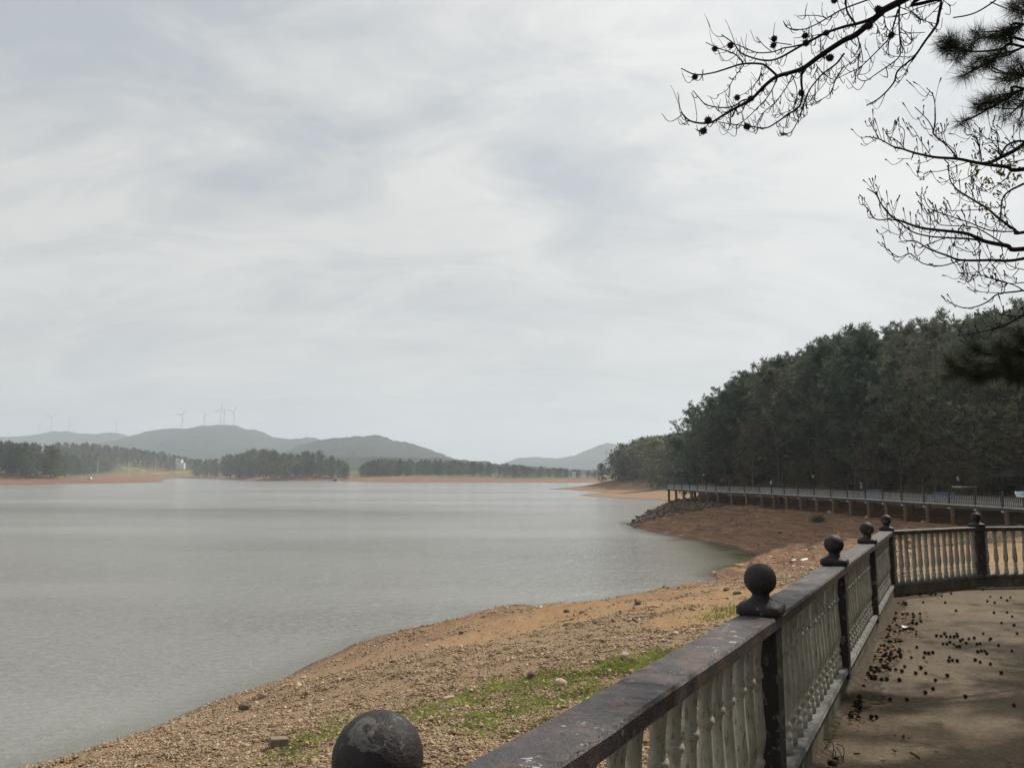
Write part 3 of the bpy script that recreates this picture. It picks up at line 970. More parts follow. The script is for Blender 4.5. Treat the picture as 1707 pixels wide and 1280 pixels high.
mb = MB()
mb.sweep(bpath(0), [(-.068, -.05), (.062, -.05), (.058, .145), (-.064, .145)])
mb.build('curb', M['curb'], bal)
mb = MB()
mb.sweep(bpath(0), [(-.070, .1465), (.064, .1465), (.076, .153), (.078, .166), (.070, .172), (.074, .180), (.066, .190), (-.070, .190), (-.080, .180), (-.080, .156)])
mb.build('ledge', M['ledge'], bal)
for i in range(7):               # a rail for each bay, resting on the balusters between two posts
    mb = MB()
    a, b_ = v3(PXY[i], .97) - BO, v3(PXY[i + 1], .97) - BO
    dz = Vector((0, 0, .0015 * (i % 2)))
    k = max(2, int((b_ - a).length / .25))
    prof = [(-.082, -.062), (.082, -.062), (.090, -.054), (.090, -.010), (.081, 0), (-.081, 0), (-.090, -.010), (-.090, -.054)]
    mb.sweep([a.lerp(b_, j / k) + dz + Vector((0, 0, R.uniform(-.0016, .0016) if 0 < j < k else 0)) for j in range(k + 1)], prof)
    mb.build('handrail', M['rail'], bal)
# baluster
BPROF = [(.034, 0), (.034, .066), (.028, .070), (.031, .078), (.031, .098), (.0225, .104), (.0215, .126), (.026, .132), (.031, .144), (.0265, .156), (.0205, .164), (.0215, .18),
         (.030, .212), (.0355, .245), (.0365, .272), (.0345, .315), (.030, .375), (.0262, .44), (.0245, .500), (.0245, .512), (.031, .517), (.0345, .530), (.031, .543), (.0262, .547), (.0285, .553), (.0285, .561), (.0235, .566),
         (.0235, .590), (.0265, .635), (.031, .668), (.0345, .688), (.0345, .720)]
mb = MB(); mb.lathe([(r_ * 1.03, z_) for r_, z_ in BPROF], 16)
bme = bpy.data.meshes.new('baluster'); bme.from_pydata(mb.v, [], mb.f)
for p_ in bme.polygons: p_.use_smooth = True
bme.update(); bme.materials.append(M['baluster'])
nb = 0
for i in range(1, 7):
    a, b_ = v3(PXY[i], .189) - BO, v3(PXY[i + 1], .189) - BO
    L = (b_ - a).length
    k = int((L - .13) / .163)
    for j in range(k):
        if nb >= 100: break
        o = link('baluster', bme, None, bal)
        o.location = a.lerp(b_, (.5 + (j - (k - 1) / 2) * ((L - .13) / k) / L)) + Vector((R.uniform(-.004, .004), R.uniform(-.004, .004), 0))
        o.rotation_euler = (R.uniform(-.012, .012), R.uniform(-.012, .012), R.uniform(0, 6.28)); nb += 1
# posts
for i, p_ in enumerate(PXY):
    q = v3(p_) - BO
    d_ = (PXY[min(i + 1, 7)] - PXY[max(i - 1, 0)]).normalized() if i not in (5, ) else (PXY[5] - PXY[4]).normalized()
    rz = math.atan2(d_.y, d_.x)
    mb = MB(); mb.box((0, 0, (.10 + .906) / 2), (.150, .158, .806), 0, .008)
    po = mb.build('post', M['post'], bal); po.location = q; po.rotation_euler = (0, 0, rz)
    # flared cap and ball: square to round
    mb = MB()
    sec = []
    for hw, z, rnd in ((.096, .9715, .12), (.104, .978, .16), (.104, 1.010, .18), (.096, 1.020, .25), (.066, 1.034, .45), (.047, 1.047, .8), (.040, 1.060, 1), (.041, 1.068, 1)):
        ring = []
        for j in range(32):
            a = 2 * PI * j / 32 + PI / 32
            ca, sa = math.cos(a), math.sin(a)
            sq = hw / max(abs(ca), abs(sa))
            r_ = min(sq, hw * 1.32) * (1 - rnd) + hw * rnd
            ring.append((r_ * ca, r_ * sa, z))
        sec.append(ring)
    for k in range(3, 25):
        a = PI * k / 25 * .985 + .02
        ring = [(.0765 * math.sin(a) * math.cos(2 * PI * j / 32 + PI / 32), .0765 * math.sin(a) * math.sin(2 * PI * j / 32 + PI / 32), BALL_H - .0765 * math.cos(a)) for j in range(32)]
        if ring[0][2] > 1.074: sec.append(ring)
    mb.rings(sec)
    fo = mb.build('ball_finial', M['ball'], po, True)
    if i == 1: fo.location.z = -.024

# ------------------------------------------------------------------ stones, rocks and grass on the shore
TERR = np.array([(e.x, e.y) for e in edge])


def in_poly(x, y, Pn):
    ins = np.zeros(x.shape, bool)
    for i in range(len(Pn)):
        A, B = Pn[i], Pn[(i + 1) % len(Pn)]
        if A[1] == B[1]: continue
        c = ((A[1] > y) != (B[1] > y)) & (x < (B[0] - A[0]) * (y - A[1]) / (B[1] - A[1]) + A[0])
        ins ^= c
    return ins


OCT = np.array([(1, 0, 0), (-1, 0, 0), (0, 1, 0), (0, -1, 0), (0, 0, 1), (0, 0, -1), (.62, .62, .5), (-.62, -.62, .5)], float)
import itertools
cube = np.array(list(itertools.product((-1, 1), repeat=3)), float)
CF = np.array([(0, 1, 3), (0, 3, 2), (4, 6, 7), (4, 7, 5), (0, 4, 5), (0, 5, 1), (2, 3, 7), (2, 7, 6), (0, 2, 6), (0, 6, 4), (1, 5, 7), (1, 7, 3)])


def stones(x, y, z, s, rng, flat=.55):
    """angular chips: distorted blocks, randomly turned"""
    k = len(x)
    v = cube[None] * .62 + rng.normal(size=(k, 8, 3)) * .27
    v[:, :, 2] *= flat * rng.uniform(.6, 1.3, (k, 1)); v[:, :, 0] *= rng.uniform(.7, 1.6, (k, 1))
    a = rng.uniform(0, 6.28, k); t = rng.normal(size=k) * .35
    ct, st_ = np.cos(t)[:, None], np.sin(t)[:, None]
    vx = v[..., 0] * ct - v[..., 2] * st_; vz = v[..., 0] * st_ + v[..., 2] * ct
    ca, sa = np.cos(a)[:, None], np.sin(a)[:, None]
    w = np.stack([vx * ca - v[..., 1] * sa, vx * sa + v[..., 1] * ca, vz], -1) * s[:, None, None]
    w += np.stack([x, y, z + s * .12], -1)[:, None]
    f = (CF[None] + (np.arange(k) * 8)[:, None, None]).reshape(-1, 3)
    return w.reshape(-1, 3), f


rs = np.random.default_rng(77)
n = 420000
y = np.exp(rs.uniform(math.log(7), math.log(75), n)); x = rs.uniform(-.72, .52, n) * y
ok = ~in_poly(x, y, TERR) & (x < .50 * y + 2)
x, y = x[ok], y[ok]
z, sd, _ = terrain(x, y, True)
dens = np.clip(.45 + 1.25 * (fbm(x * .22, y * .5, 41, 4) - .35) * 2, .10, 1)
dens *= 1 - .93 * sstep(.56, .64, fbm(x * .16 + 3, y * .42, 31, 3)) * sstep(17, 23, y)
dens *= np.where((sd < 2.2) & (y > 30), .12, 1)
dens *= np.where(y > 46, .6, 1)
ok = (sd > .02) & (rs.random(len(x)) < dens)
x, y, z = x[ok], y[ok], z[ok]
s = np.clip(np.exp(rs.normal(math.log(.0165), .42, len(x))), .008, .07) * (np.clip(y, 10, 60) / 13) ** .35
big_ = rs.random(len(x)) < .010
s = np.where(big_, s * 2.2, s)
V, Fc = stones(x, y, z, s, rs)
tag(link('gravel', np_mesh('gravel', V, Fc), M['stone']), 'loose broken stones covering the shore below the balustrade', kind='stuff')
# rubble along the waterline and on the bank under the boardwalk
n = 9000
y = rs.uniform(45, 122, n); x = rs.uniform(14, 42, n)
z, sd, db = terrain(x, y, True)
ok = (sd > .1) & (db < 2) & (rs.random(n) < np.clip(fbm(x * .3, y * .3, 51) * 1.4 - .25, 0.05, 1))
x, y, z = x[ok], y[ok], z[ok]
s = np.clip(np.exp(rs.normal(math.log(.075), .5, len(x))), .03, .4)
V, Fc = stones(x, y, z, s, rs, .4)
tag(link('bank_stones', np_mesh('bank_stones', V, Fc), M['stone']), 'scattered stones on the eroded bank below the boardwalk', kind='stuff')
n = 2600
y = rs.uniform(96, 126, n); x = rs.uniform(14, 36, n)
z, sd, db = terrain(x, y, True)
ok = (sd > -.3) & (sd < 13) & (y + .35 * x > 112) & (db < 3)
x, y, z = x[ok], y[ok], z[ok]
s = np.clip(np.exp(rs.normal(math.log(.19), .45, len(x))), .08, .5)
V, Fc = stones(x, y, z, s, rs, .6)
tag(link('riprap', np_mesh('riprap', V, Fc), M['darkrock']), 'dark boulders heaped on the point under the far end of the boardwalk', kind='stuff')

# rocks one can pick out
ICO = None


def rock_mesh(seed, stretch):
    rg = np.random.default_rng(seed)
    import bmesh
    bm = bmesh.new(); bmesh.ops.create_icosphere(bm, subdivisions=2, radius=1.0)
    off = rg.normal(size=3) * 5
    for v in bm.verts:
        c = v.co.copy()
        k = 1 + .5 * (float(vnoise(np.array([c.x * 1.3 + off[0]]), np.array([c.y * 1.3 + c.z * 1.7 + off[1]]), seed)[0]) - .5)
        c = c * k
        m_ = max(abs(c.x), abs(c.y), abs(c.z))
        c = c * (.62 + .38 * .8 / m_)
        v.co = Vector((c.x * stretch[0], c.y * stretch[1], c.z * stretch[2]))
    me_ = bpy.data.meshes.new('rock'); bm.to_mesh(me_); bm.free()
    return me_


ROCKS = [(408, 1180, .17, (1, .8, .8), 'darkrock', 'dark squarish boulder alone on the gravel near the water, lower left'),
         (935, 1140, .14, (1.2, .8, .7), 'stone', 'pale split rock lying in the green grass patch'),
         (886, 1127, .13, (1, .9, .7), 'darkrock', 'dark jagged rock at the upper edge of the grass patch'),
         (748, 1167, .12, (1.3, .7, .5), 'stone', 'pale flat rock left of the grass patch'),
         (605, 1095, .055, (1, 1, .7), 'darkrock', 'small dark stone on the sandy bulge of the shore'),
         (769, 1055, .10, (1, .9, .7), 'darkrock', 'dark stone on the sand just above the waterline'),
         (1064, 1006, .16, (1.3, .8, .6), 'darkrock', 'largest dark stone at the waterline before the cove'),
         (944, 1020, .13, (1, .8, .9), 'darkrock', 'upright dark stone at the water edge'),
         (1041, 1094, .13, (1, .9, .9), 'stone', 'pinkish square rock at the far end of the grass patch'),
         (1211, 983, .14, (1.4, .8, .6), 'darkrock', 'dark stone on damp sand beside the cove'),
         (1229, 990, .13, (1.4, .7, .5), 'darkrock', 'flat dark stone near the second ball finial'),
         (505, 1130, .10, (1.2, .8, .6), 'stone', 'pale stone on the slope above the waterline left of the bulge'),
         (1341, 934, .22, (1.3, 1, .4), 'paper', 'white scrap lying on the sand beyond the balustrade'),
         (1323, 937, .18, (1.3, 1, .4), 'paper', 'faint white scrap beside a brighter one on the sand'),
         (1353, 950, .16, (1, .9, .6), 'stone', 'pale rounded stone on the sand nearest the third ball')]
hits = ground_hit([r[0] for r in ROCKS] + [455], [r[1] for r in ROCKS] + [1246])
for i, (rk, hp) in enumerate(zip(ROCKS, hits)):
    o = link('litter_scrap' if rk[4] == 'paper' else 'rock', rock_mesh(500 + i, rk[3]), M[rk[4]])
    o.location = hp + Vector((0, 0, rk[2] * .25)); o.scale = (rk[2],) * 3; o.rotation_euler = (R.uniform(-.2, .2), R.uniform(-.2, .2), R.uniform(0, 6.28))
    tag(o, rk[5], 'litter' if rk[4] == 'paper' else 'rock')
mb = MB(); mb.box((0, 0, 0), (.34, .17, .15), 0, .012)
o = mb.build('concrete_block', M['block']); o.location = hits[-1] + Vector((0.1, 0, .09)); o.rotation_euler = (.06, .12, .55)
tag(o, 'broken concrete block lying on the gravel left of the nearest ball finial', 'block')

# grass clumps
cl = [(480, 545), (560, 520), (660, 480), (720, 470), (780, 480), (840, 420), (900, 420), (940, 455), (1000, 400), (1060, 440), (1120, 390), (1180, 370), (1240, 390), (1300, 350), (1360, 350),
      (1420, 320), (1480, 310), (640, 450), (780, 530), (860, 545), (990, 500), (1060, 520), (1130, 490), (930, 555), (330, 560), (340, 610), (250, 600), (600, 595), (750, 600), (560, 630), (880, 630),
      (600, 670), (820, 470), (1090, 410), (1210, 360), (1270, 365), (1390, 335), (520, 530)]
cl = [(600 + a * .3515, 980 + b_ * .3515, 1.0) for a, b_ in cl] + [(505, 1238, .8), (530, 1230, .7), (550, 1222, .5), (480, 1252, .7), (465, 1262, .6), (520, 1262, .6), (585, 1190, .5), (1195, 1025, .8), (1215, 1022, .9), (1228, 1018, .7), (560, 1205, .5), (1180, 1030, .5)]
hits = ground_hit([c_[0] for c_ in cl], [c_[1] for c_ in cl])
cen, sz = [], []
for (a, b_, k), hp in zip(cl, hits):
    m_ = int(110 * k)
    for _ in range(m_):
        cen.append((hp.x + R.gauss(0, .27), hp.y + R.gauss(0, .36)))
    sz += [R.uniform(.025, .075) for _ in range(m_)]
cen = np.array(cen); sz = np.array(sz)
cz = terrain(cen[:, 0], cen[:, 1])
T = tufts(np.column_stack([cen, cz]), np.tile([0, 0, 1.0], (len(cen), 1)), sz * 1.25, 8, .0065, rs, .8)
tag(link('grass', tri_mesh('grass', T), M['grass']), 'sparse bright green grass growing through the gravel', kind='stuff')

# ------------------------------------------------------------------ boardwalk
DZ = 7.5 - 1.75 - .85            # deck level
# resample at about three metres from the far end
pts = []
acc = 0.0; step = 3.02
for i in range(len(BWP) - 1):
    a, b_ = BWP[i], BWP[i + 1]; L = (b_ - a).length
    while acc < L:
        pts.append(a.lerp(b_, acc / L)); acc += step
    acc -= L
wp = [Vector((q.x, q.y, DZ)) for q in pts]
bw = tag(empty('boardwalk', wp[0]), 'long pale railed boardwalk on round ochre columns skirting the wooded hill', 'boardwalk')
O = wp[0].copy()
rel = [q - O for q in wp]
mb = MB(); mb.sweep(rel, [(.16, -.05), (.16, 0), (-3.2, 0), (-3.2, -.20), (.11, -.20), (.11, -.05)])
mb.build('deck', M['deck'], bw)
mb = MB(); mb.sweep([q + Vector((0, 0, .85)) for q in rel], [(-.09, -.06), (.09, -.06), (.09, 0), (-.09, 0)][::-1])
mb.build('handrail', M['darkrail'], bw)
mb = MB(); mb.sweep(rel, [(-.08, .002), (.08, .002), (.08, .10), (-.08, .10)][::-1])
mb.build('kerb', M['farrail'], bw)
# short return rail across the far end
d0 = (wp[1] - wp[0]).xy.normalized(); nrm = Vector((-d0.y, d0.x, 0))
endp = [rel[0] + nrm * .0, rel[0] + nrm * 3.0]
mb = MB()
mb.tube([endp[0] + Vector((0, 0, .82)), endp[1] + Vector((0, 0, .82))], .06, 4)
mb.build('end_rail', M['darkrail'], bw)
mb = MB(); mb.box((0, 0, .5), (.16, .16, 1.0), 0, .01); mb.lathe([(.09, 1.0), (.05, 1.04), (.045, 1.06), (.08, 1.10), (.09, 1.15), (.07, 1.20), (.02, 1.23)], 10)
pme = bpy.data.meshes.new('railing_post'); pme.from_pydata(mb.v, [], mb.f); pme.materials.append(M['darkrail'])
mb = MB(); mb.lathe([(.034, 0), (.034, .05), (.022, .09), (.042, .2), (.026, .44), (.034, .47), (.028, .5), (.036, .69)], 7)
sme = bpy.data.meshes.new('baluster'); sme.from_pydata(mb.v, [], mb.f); sme.materials.append(M['farrail'])
bals = []
for i, q in enumerate(rel):
    o = link('railing_post', pme, None, bw); o.location = q
    if i < len(rel) - 1:
        o.rotation_euler = (0, 0, math.atan2(*(rel[i + 1] - q).xy.yx))
        for j in range(15):
            bals.append(q.lerp(rel[i + 1], (j + .75) / 15.5) + Vector((0, 0, .10)))
for j in range(14):
    bals.append(endp[0].lerp(endp[1], (j + .75) / 14.5) + Vector((0, 0, .12)))
vis = [q for q in bals if px_of(q.x + O.x, q.y + O.y, DZ)[0] < 1707]
vis.sort(key=lambda q: (q + O).y)
rest = vis[100:]
for q in vis[:100]:
    o = link('baluster', sme, None, bw); o.location = q
mb2 = MB()
for q in rest:
    mb2.add([Vector(v) + q for v in mb.v], mb.f)
o = mb2.build('baluster_row', M['farrail'], bw); o['kind'] = 'stuff'
for i, q in enumerate(rel):
    for side in ((.25, 2.7) if i % 2 else (.25,)):
        d_ = (rel[min(i + 1, len(rel) - 1)] - rel[max(i - 1, 0)]).xy.normalized(); nr_ = Vector((-d_.y, d_.x, 0))
        nq = q + nr_ * side
        w = nq + O
        g = float(terrain(np.array([w.x]), np.array([w.y]))[0])
        if g > DZ - .45: continue
        mb = MB(); mb.lathe([(.19, g - .4 - O.z), (.19, -.28), (.23, -.26), (.23, -.202)], 12)
        o = mb.build('support_column', M['column'], bw, True); o.location = (nq.x, nq.y, 0)
    mb = MB(); mb.box((0, 0, 0), (.22, .30, .12), 0, .01)
    o = mb.build('scupper_block', M['farrail'], bw); o.location = q + Vector((0, 0, -.262))


def walk_at(px, back):
    d = float(np.interp(px, [b_[0] for b_ in BW], [b_[1] for b_ in BW]))
    x = (px - 853.5) / F * d
    i = min(range(len(BWP) - 1), key=lambda i: (Vector((x, d)) - BWP[i]).length)
    d_ = (BWP[i + 1] - BWP[i]).normalized()
    # step back along the line of sight until it is 'back' metres behind the rail
    q = Vector((x, d)); u = q.normalized()
    s = back / max(.25, abs(u.x * -d_.y + u.y * d_.x))
    q = q + u * s
    return Vector(((px - 853.5) / F * q.y, q.y, DZ))


def top_z(px, py, d):
    return P(px, py, d).z


def lamp(px, py, label, two=False, lantern=1):
    q = walk_at(px, 1.2 if px < 1150 else 2.3)
    r = tag(empty('street_lamp', q), label, 'lamp', 'lamps along the boardwalk')
    h = top_z(px, py, q.y) - q.z
    mb = MB(); mb.lathe([(.10, 0), (.10, .12), (.05, .18), (.04, h * .5), (.032, h)], 8)
    mb.build('pole', M['darkmetal'], r)
    mb = MB(); mb.tube([(0, 0, h - .08), (.12, 0, h + .12), (.34, 0, h + .12), (.42, 0, h - .02)], .022, 5)
    mb.build('arm', M['darkmetal'], r)
    mb = MB(); mb.lathe([(.03, h + .0), (.16, h - .08), (.17, h - .10), (.15, h - .12)], 8, (.42, 0, 0)); mb.build('lamp_cap', M['darkmetal'], r)
    mb = MB(); mb.lathe([(.14, h - .121), (.12, h - .30), (.07, h - .42), (.02, h - .45)], 8, (.42, 0, 0)); mb.build('lamp_shade', M['lampglass' if lantern else 'darkmetal'], r)


lamp(1112.5, 788, 'dark slim lamp post at the very end of the boardwalk', lantern=0)
lamp(1122.5, 789.5, 'dark slim lamp post second from the end of the boardwalk', lantern=0)
lamp(1166, 788, 'lamp with a pale lantern standing before the leaning tree near the boardwalk end')
lamp(1345.5, 790, 'lamp with a small pale lantern midway along the boardwalk against dark trees')
lamp(1584, 792.5, 'lamp with a large pale lantern above the small slab roofed shelter')


def sign(px, y0, y1, wpx, label, mat, back=2.6):
    q = walk_at(px, back)
    r = tag(empty('sign', q), label, 'sign')
    z0, z1 = top_z(px, y1, q.y) - q.z, top_z(px, y0, q.y) - q.z
    w = wpx / F * q.y
    mb = MB(); mb.tube([(0, .05, 0), (0, .05, z1 - .03)], .035, 6); mb.build('pole', M['darkmetal'], r)
    mb = MB(); mb.box((0, 0, (z0 + z1) / 2), (w, .05, z1 - z0), 0, .008); mb.build('panel', M[mat], r)


sign(1281.7, 801, 807, 3.0, 'small pale blue upright sign above the boardwalk railing', 'boardblue')
sign(1430.7, 803.5, 813.5, 3.4, 'narrow white upright sign above the boardwalk railing', 'white')


def blue_box(px0, px1, ytop, label, back):
    a, b_ = walk_at(px0, back), walk_at(px1, back)
    c = (a + b_) / 2; L = (b_ - a).length; rz = math.atan2((b_ - a).y, (b_ - a).x)
    r = tag(empty('bench', c, rz), label, 'bench', 'blue benches on the boardwalk')
    h = top_z((px0 + px1) / 2, ytop, c.y) - DZ
    mb = MB(); mb.box((0, 0, h - .06), (L, .12, .24), 0, .012); mb.build('backrest', M['bluepaint'], r)
    mb = MB(); mb.box((0, -.28, .45), (L, .42, .05), 0, .01); mb.build('seat', M['bluepaint'], r)
    for s in (-1, 1):
        mb = MB(); mb.box((s * L * .42, -.1, h / 2 - .1), (.07, .10, h - .2)); mb.build('leg', M['darkmetal'], r)


blue_box(1438, 1464, 817.0, 'long blue bench back showing over the railing right of the narrow white sign', .8)
blue_box(1549, 1585, 821.4, 'longer blue bench back showing over the railing left of the slab roofed shelter', .8)
# pale flat topped desk near the end
q = walk_at(1181.5, 1.2); r = tag(empty('display_table', q, .3), 'pale flat topped display table near the far end of the boardwalk', 'table')
h = top_z(1181, 807.0, q.y) - DZ
mb = MB(); mb.box((0, 0, h), (1.25, .6, .10), 0, .01); mb.build('table_top', M['palewood'], r)
for s in (-1, 1):
    mb = MB(); mb.box((s * .45, 0, (h - .05) / 2), (.08, .4, h - .05)); mb.build('leg', M['darkmetal'], r)
# slab roofed shelter
q = walk_at(1602, 2.4); r = tag(empty('shelter', q, .12), 'small open shelter with a pale flat slab roof behind the boardwalk railing', 'shelter')
w = 28.5 / F * q.y; h = top_z(1602, 810.0, q.y) - DZ
mb = MB(); mb.box((0, 0, h - .06), (w, 1.2, .13), 0, .01, ); mb.build('roof', M['palewood'], r)
for s in (-.40, .43):
    for t in (-.45, .45):
        mb = MB(); mb.tube([(s * w, t, 0), (s * w, t, h - .125)], .04, 6); mb.tube([(s * w, t, h - .45), (s * w * .8, t, h - .13)], .025, 4); mb.build('post', M['wood'], r)
mb = MB(); mb.box((0, .2, .45), (w * .8, .4, .06)); mb.build('seat', M['wood'], r)
# information board
q = walk_at(1698, 1.6); r = tag(empty('information_board', q, .15), 'tilted pale blue information board at the right edge of the boardwalk', 'board')
w = 30 / F * q.y; z1 = top_z(1698, 818.6, q.y) - DZ; z0 = top_z(1698, 828.5, q.y) - DZ
mb = MB(); mb.rings([[(-w / 2 - .08, -.25, z0), (w / 2, -.25, z0), (w / 2, -.20, z0 - .04), (-w / 2 - .08, -.20, z0 - .04)], [(-w / 2 + .10, .15, z1), (w / 2 + .1, .15, z1), (w / 2 + .1, .20, z1 - .04), (-w / 2 + .1, .20, z1 - .04)]])
pn = mb.build('panel', M['boardblue'], r)
lerp3 = lambda a, t: (a[0], -.25 + .40 * t - .012, z0 + (z1 - z0) * t + .012)
for k, (cx, t, sx, st_) in enumerate(((.02, .45, .16, .10), (.22, .35, .05, .22), (.30, .62, .09, .12), (-.12, .6, .10, .06), (.42, .5, .10, .3))):
    mb = MB()
    a = [lerp3((cx + u * sx + .02 * v,), t + v * st_) for u, v in ((-1, -.4), (.2, -1), (1, -.2), (.6, 1), (-.5, .6))]
    mb.rings([a, [(p_[0], p_[1] - .004, p_[2] + .004) for p_ in a]])
    mb.build('picture', M['darkwin' if k != 3 else 'bluepaint'], pn)
mb = MB()
for s in (-.35, .35): mb.tube([(s * w, 0, 0), (s * w, 0, (z0 + z1) / 2 - .06)], .04, 6)
mb.build('leg', M['darkmetal'], r)
# dark pavilion
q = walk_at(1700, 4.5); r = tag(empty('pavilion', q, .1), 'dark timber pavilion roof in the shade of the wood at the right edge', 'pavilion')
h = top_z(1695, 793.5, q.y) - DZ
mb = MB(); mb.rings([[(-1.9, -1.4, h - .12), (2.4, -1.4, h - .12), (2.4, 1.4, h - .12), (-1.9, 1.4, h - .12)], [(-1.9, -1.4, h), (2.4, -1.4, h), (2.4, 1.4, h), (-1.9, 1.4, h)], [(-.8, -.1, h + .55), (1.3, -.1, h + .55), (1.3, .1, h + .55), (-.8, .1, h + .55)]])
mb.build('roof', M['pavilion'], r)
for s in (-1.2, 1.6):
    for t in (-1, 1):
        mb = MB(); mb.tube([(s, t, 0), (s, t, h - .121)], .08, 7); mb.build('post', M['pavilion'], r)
# bush on the bank
hp = ground_hit([1363], [868])[0]
T = quads(np.array([(R.gauss(0, .38), R.gauss(0, .3), abs(R.gauss(.25, .18))) for _ in range(260)]), np.full(260, .09), rs, 2)
o = link('bush', tri_mesh('bush', T), M['oak']); o.location = hp
tag(o, 'lone low green bush on the brown bank below the boardwalk', 'bush')
# ------------------------------------------------------------------ far shore things
# floating hut
q = G(560, 803.2); W_ = 16.5 / F * q.y
r = tag(empty('floating_hut', q), 'small grey floating hut on a raft near the far shore', 'hut')
mb = MB(); mb.box((0, 0, .25), (W_, 3.2, .5), 0, .05); mb.build('raft', M['white'], r)
mb = MB(); mb.box((-W_ * .12, 0, 1.4), (W_ * .36, 2.2, 1.79)); c_ = mb.build('cabin', M['darkwin'], r)
mb = MB(); mb.box((-W_ * .24, -1.13, 1.35), (W_ * .12, .06, 1.5)); mb.build('wall_panel', M['greyroof'], c_)
mb = MB(); mb.box((-W_ * .02, 0, 2.42), (W_ * .68, 2.9, .22), 0, .04); mb.build('roof', M['turbine'], r)
for s in (.15, .29):
    mb = MB(); mb.tube([(s * W_, -1.2, .5), (s * W_, -1.2, 2.31)], .09, 5); mb.build('post', M['white'], r)


def on_far(px, d, dz=0.0):
    x, y = (px - 853.5) / F * d, d
    return Vector((x, y, float(terrain(np.array([x]), np.array([y]))[0]) + dz))


# white house
d = 1062; q = on_far(303.5, d, -.5); s = d / F
r = tag(empty('house', q), 'white flat roofed house with a tall stair tower beyond the yellow fields', 'house')
zt = top_z(298, 764, d) - q.z
mb = MB(); mb.box((-5.0 * s, 0, zt / 2), (2.8 * s, 5, zt)); tw = mb.build('stair_tower', M['wallwhite'], r)
mb = MB(); mb.box((-.4 * s, .5, (zt - 1.6) / 2), (6.3 * s, 7, zt - 1.6)); wl = mb.build('wall', M['wallwhite'], r)
mb = MB(); mb.box((-.3 * s, .5, zt - 1.6 + .3), (6.5 * s, 7.3, .6)); mb.build('roof', M['greyroof'], r)
mb = MB(); mb.box((5 * s, 0, (zt - 6.2) / 2), (4.5 * s, 5, zt - 6.2)); mb.build('wing', M['wallwhite'], r)
for k in range(2):
    mb = MB(); mb.box((-1.8 * s + k * 2.6 * s, -3.03, zt - 4), (1.0 * s, .1, 1.6)); mb.build('window', M['darkwin'], r)
for px, dd, wpx, hh, lab in ((287.5, 1080, 1.6, 2.0, 'tiny pale hut among trees left of the white house'), (330, 1050, 2.6, .3, 'low pale shed right of the white house')):
    q = on_far(px, dd); r = tag(empty('shed', q), lab, 'shed')
    q2 = dd / F * wpx
    mb = MB(); mb.box((0, 0, 1.6 + hh / 2), (q2, 3, 3.2 + hh)); mb.build('wall', M['wallwhite'], r)
    mb = MB(); mb.rings([[(-q2 * .58, -1.8, 3.2 + hh), (q2 * .58, -1.8, 3.2 + hh), (q2 * .58, 1.8, 3.2 + hh), (-q2 * .58, 1.8, 3.2 + hh)], [(-q2 * .58, -.1, 4.3 + hh), (q2 * .58, -.1, 4.3 + hh), (q2 * .58, .1, 4.3 + hh), (-q2 * .58, .1, 4.3 + hh)]]); mb.build('roof', M['turbine'], r)
# white building above the far belt
q = P(956, 790, 905); gz_ = float(terrain(np.array([q.x]), np.array([q.y]))[0]); r = tag(empty('house', (q.x, 684, 0)), 'tiny white building at the foot of the far belt of trees before the pale peak', 'house')
r.location = ((956 - 853.5) / F * 684, 684, float(terrain(np.array([(956 - 853.5) / F * 684]), np.array([684.0]))[0]))
zt = top_z(956, 787, 684) - r.location.z
mb = MB(); mb.box((0, 0, zt / 2), (3.2, 3, zt)); mb.build('wall', M['wallwhite'], r)
mb = MB(); mb.box((0, -.2, zt + .2), (4.4, 4, .4)); mb.build('roof', M['white'], r)
# van on the left bank
q = on_far(154.5, 560); r = tag(empty('van', q), 'tiny white van parked on top of the left bank', 'van')
mb = MB(); mb.rings([[(-1.3, -.8, .45), (1.3, -.8, .45), (1.3, .8, .45), (-1.3, .8, .45)], [(-1.3, -.8, 1.2), (1.35, -.8, 1.1), (1.35, .8, 1.1), (-1.3, .8, 1.2)], [(-1.2, -.7, 1.9), (.7, -.7, 1.9), (.7, .7, 1.9), (-1.2, .7, 1.9)]]); mb.build('body', M['white'], r)
mb = MB(); mb.box((.1, -.79, 1.45), (1.5, .06, .4)); mb.build('window', M['darkwin'], r)
for s in (-.85, .85):
    for t in (-.78, .78):
        mb = MB(); mb.tube([(s, t - .1, .34), (s, t + .1, .34)], .34, 10); mb.build('wheel', M['darkmetal'], r)
# utility poles
for px, y1, d, lab in ((167, 769, 700, 'leftmost pale utility pole before the wood on the left shore'), (218, 768, 760, 'short pale utility pole left of the yellow fields'), (262.5, 764, 1005, 'tall pale utility pole among the yellow fields')):
    q = on_far(px, d); r = tag(empty('utility_pole', q), lab, 'utility pole', 'utility poles on the left shore')
    h = top_z(px, y1, d) - q.z
    mb = MB(); mb.tube([(0, 0, -.3), (0, 0, h)], [.32, .22], 6); mb.build('pole', M['farrail'], r)
    mb = MB(); mb.box((0, -.3, h - .7), (2.6, .14, .14)); mb.build('crossarm', M['farrail'], r)
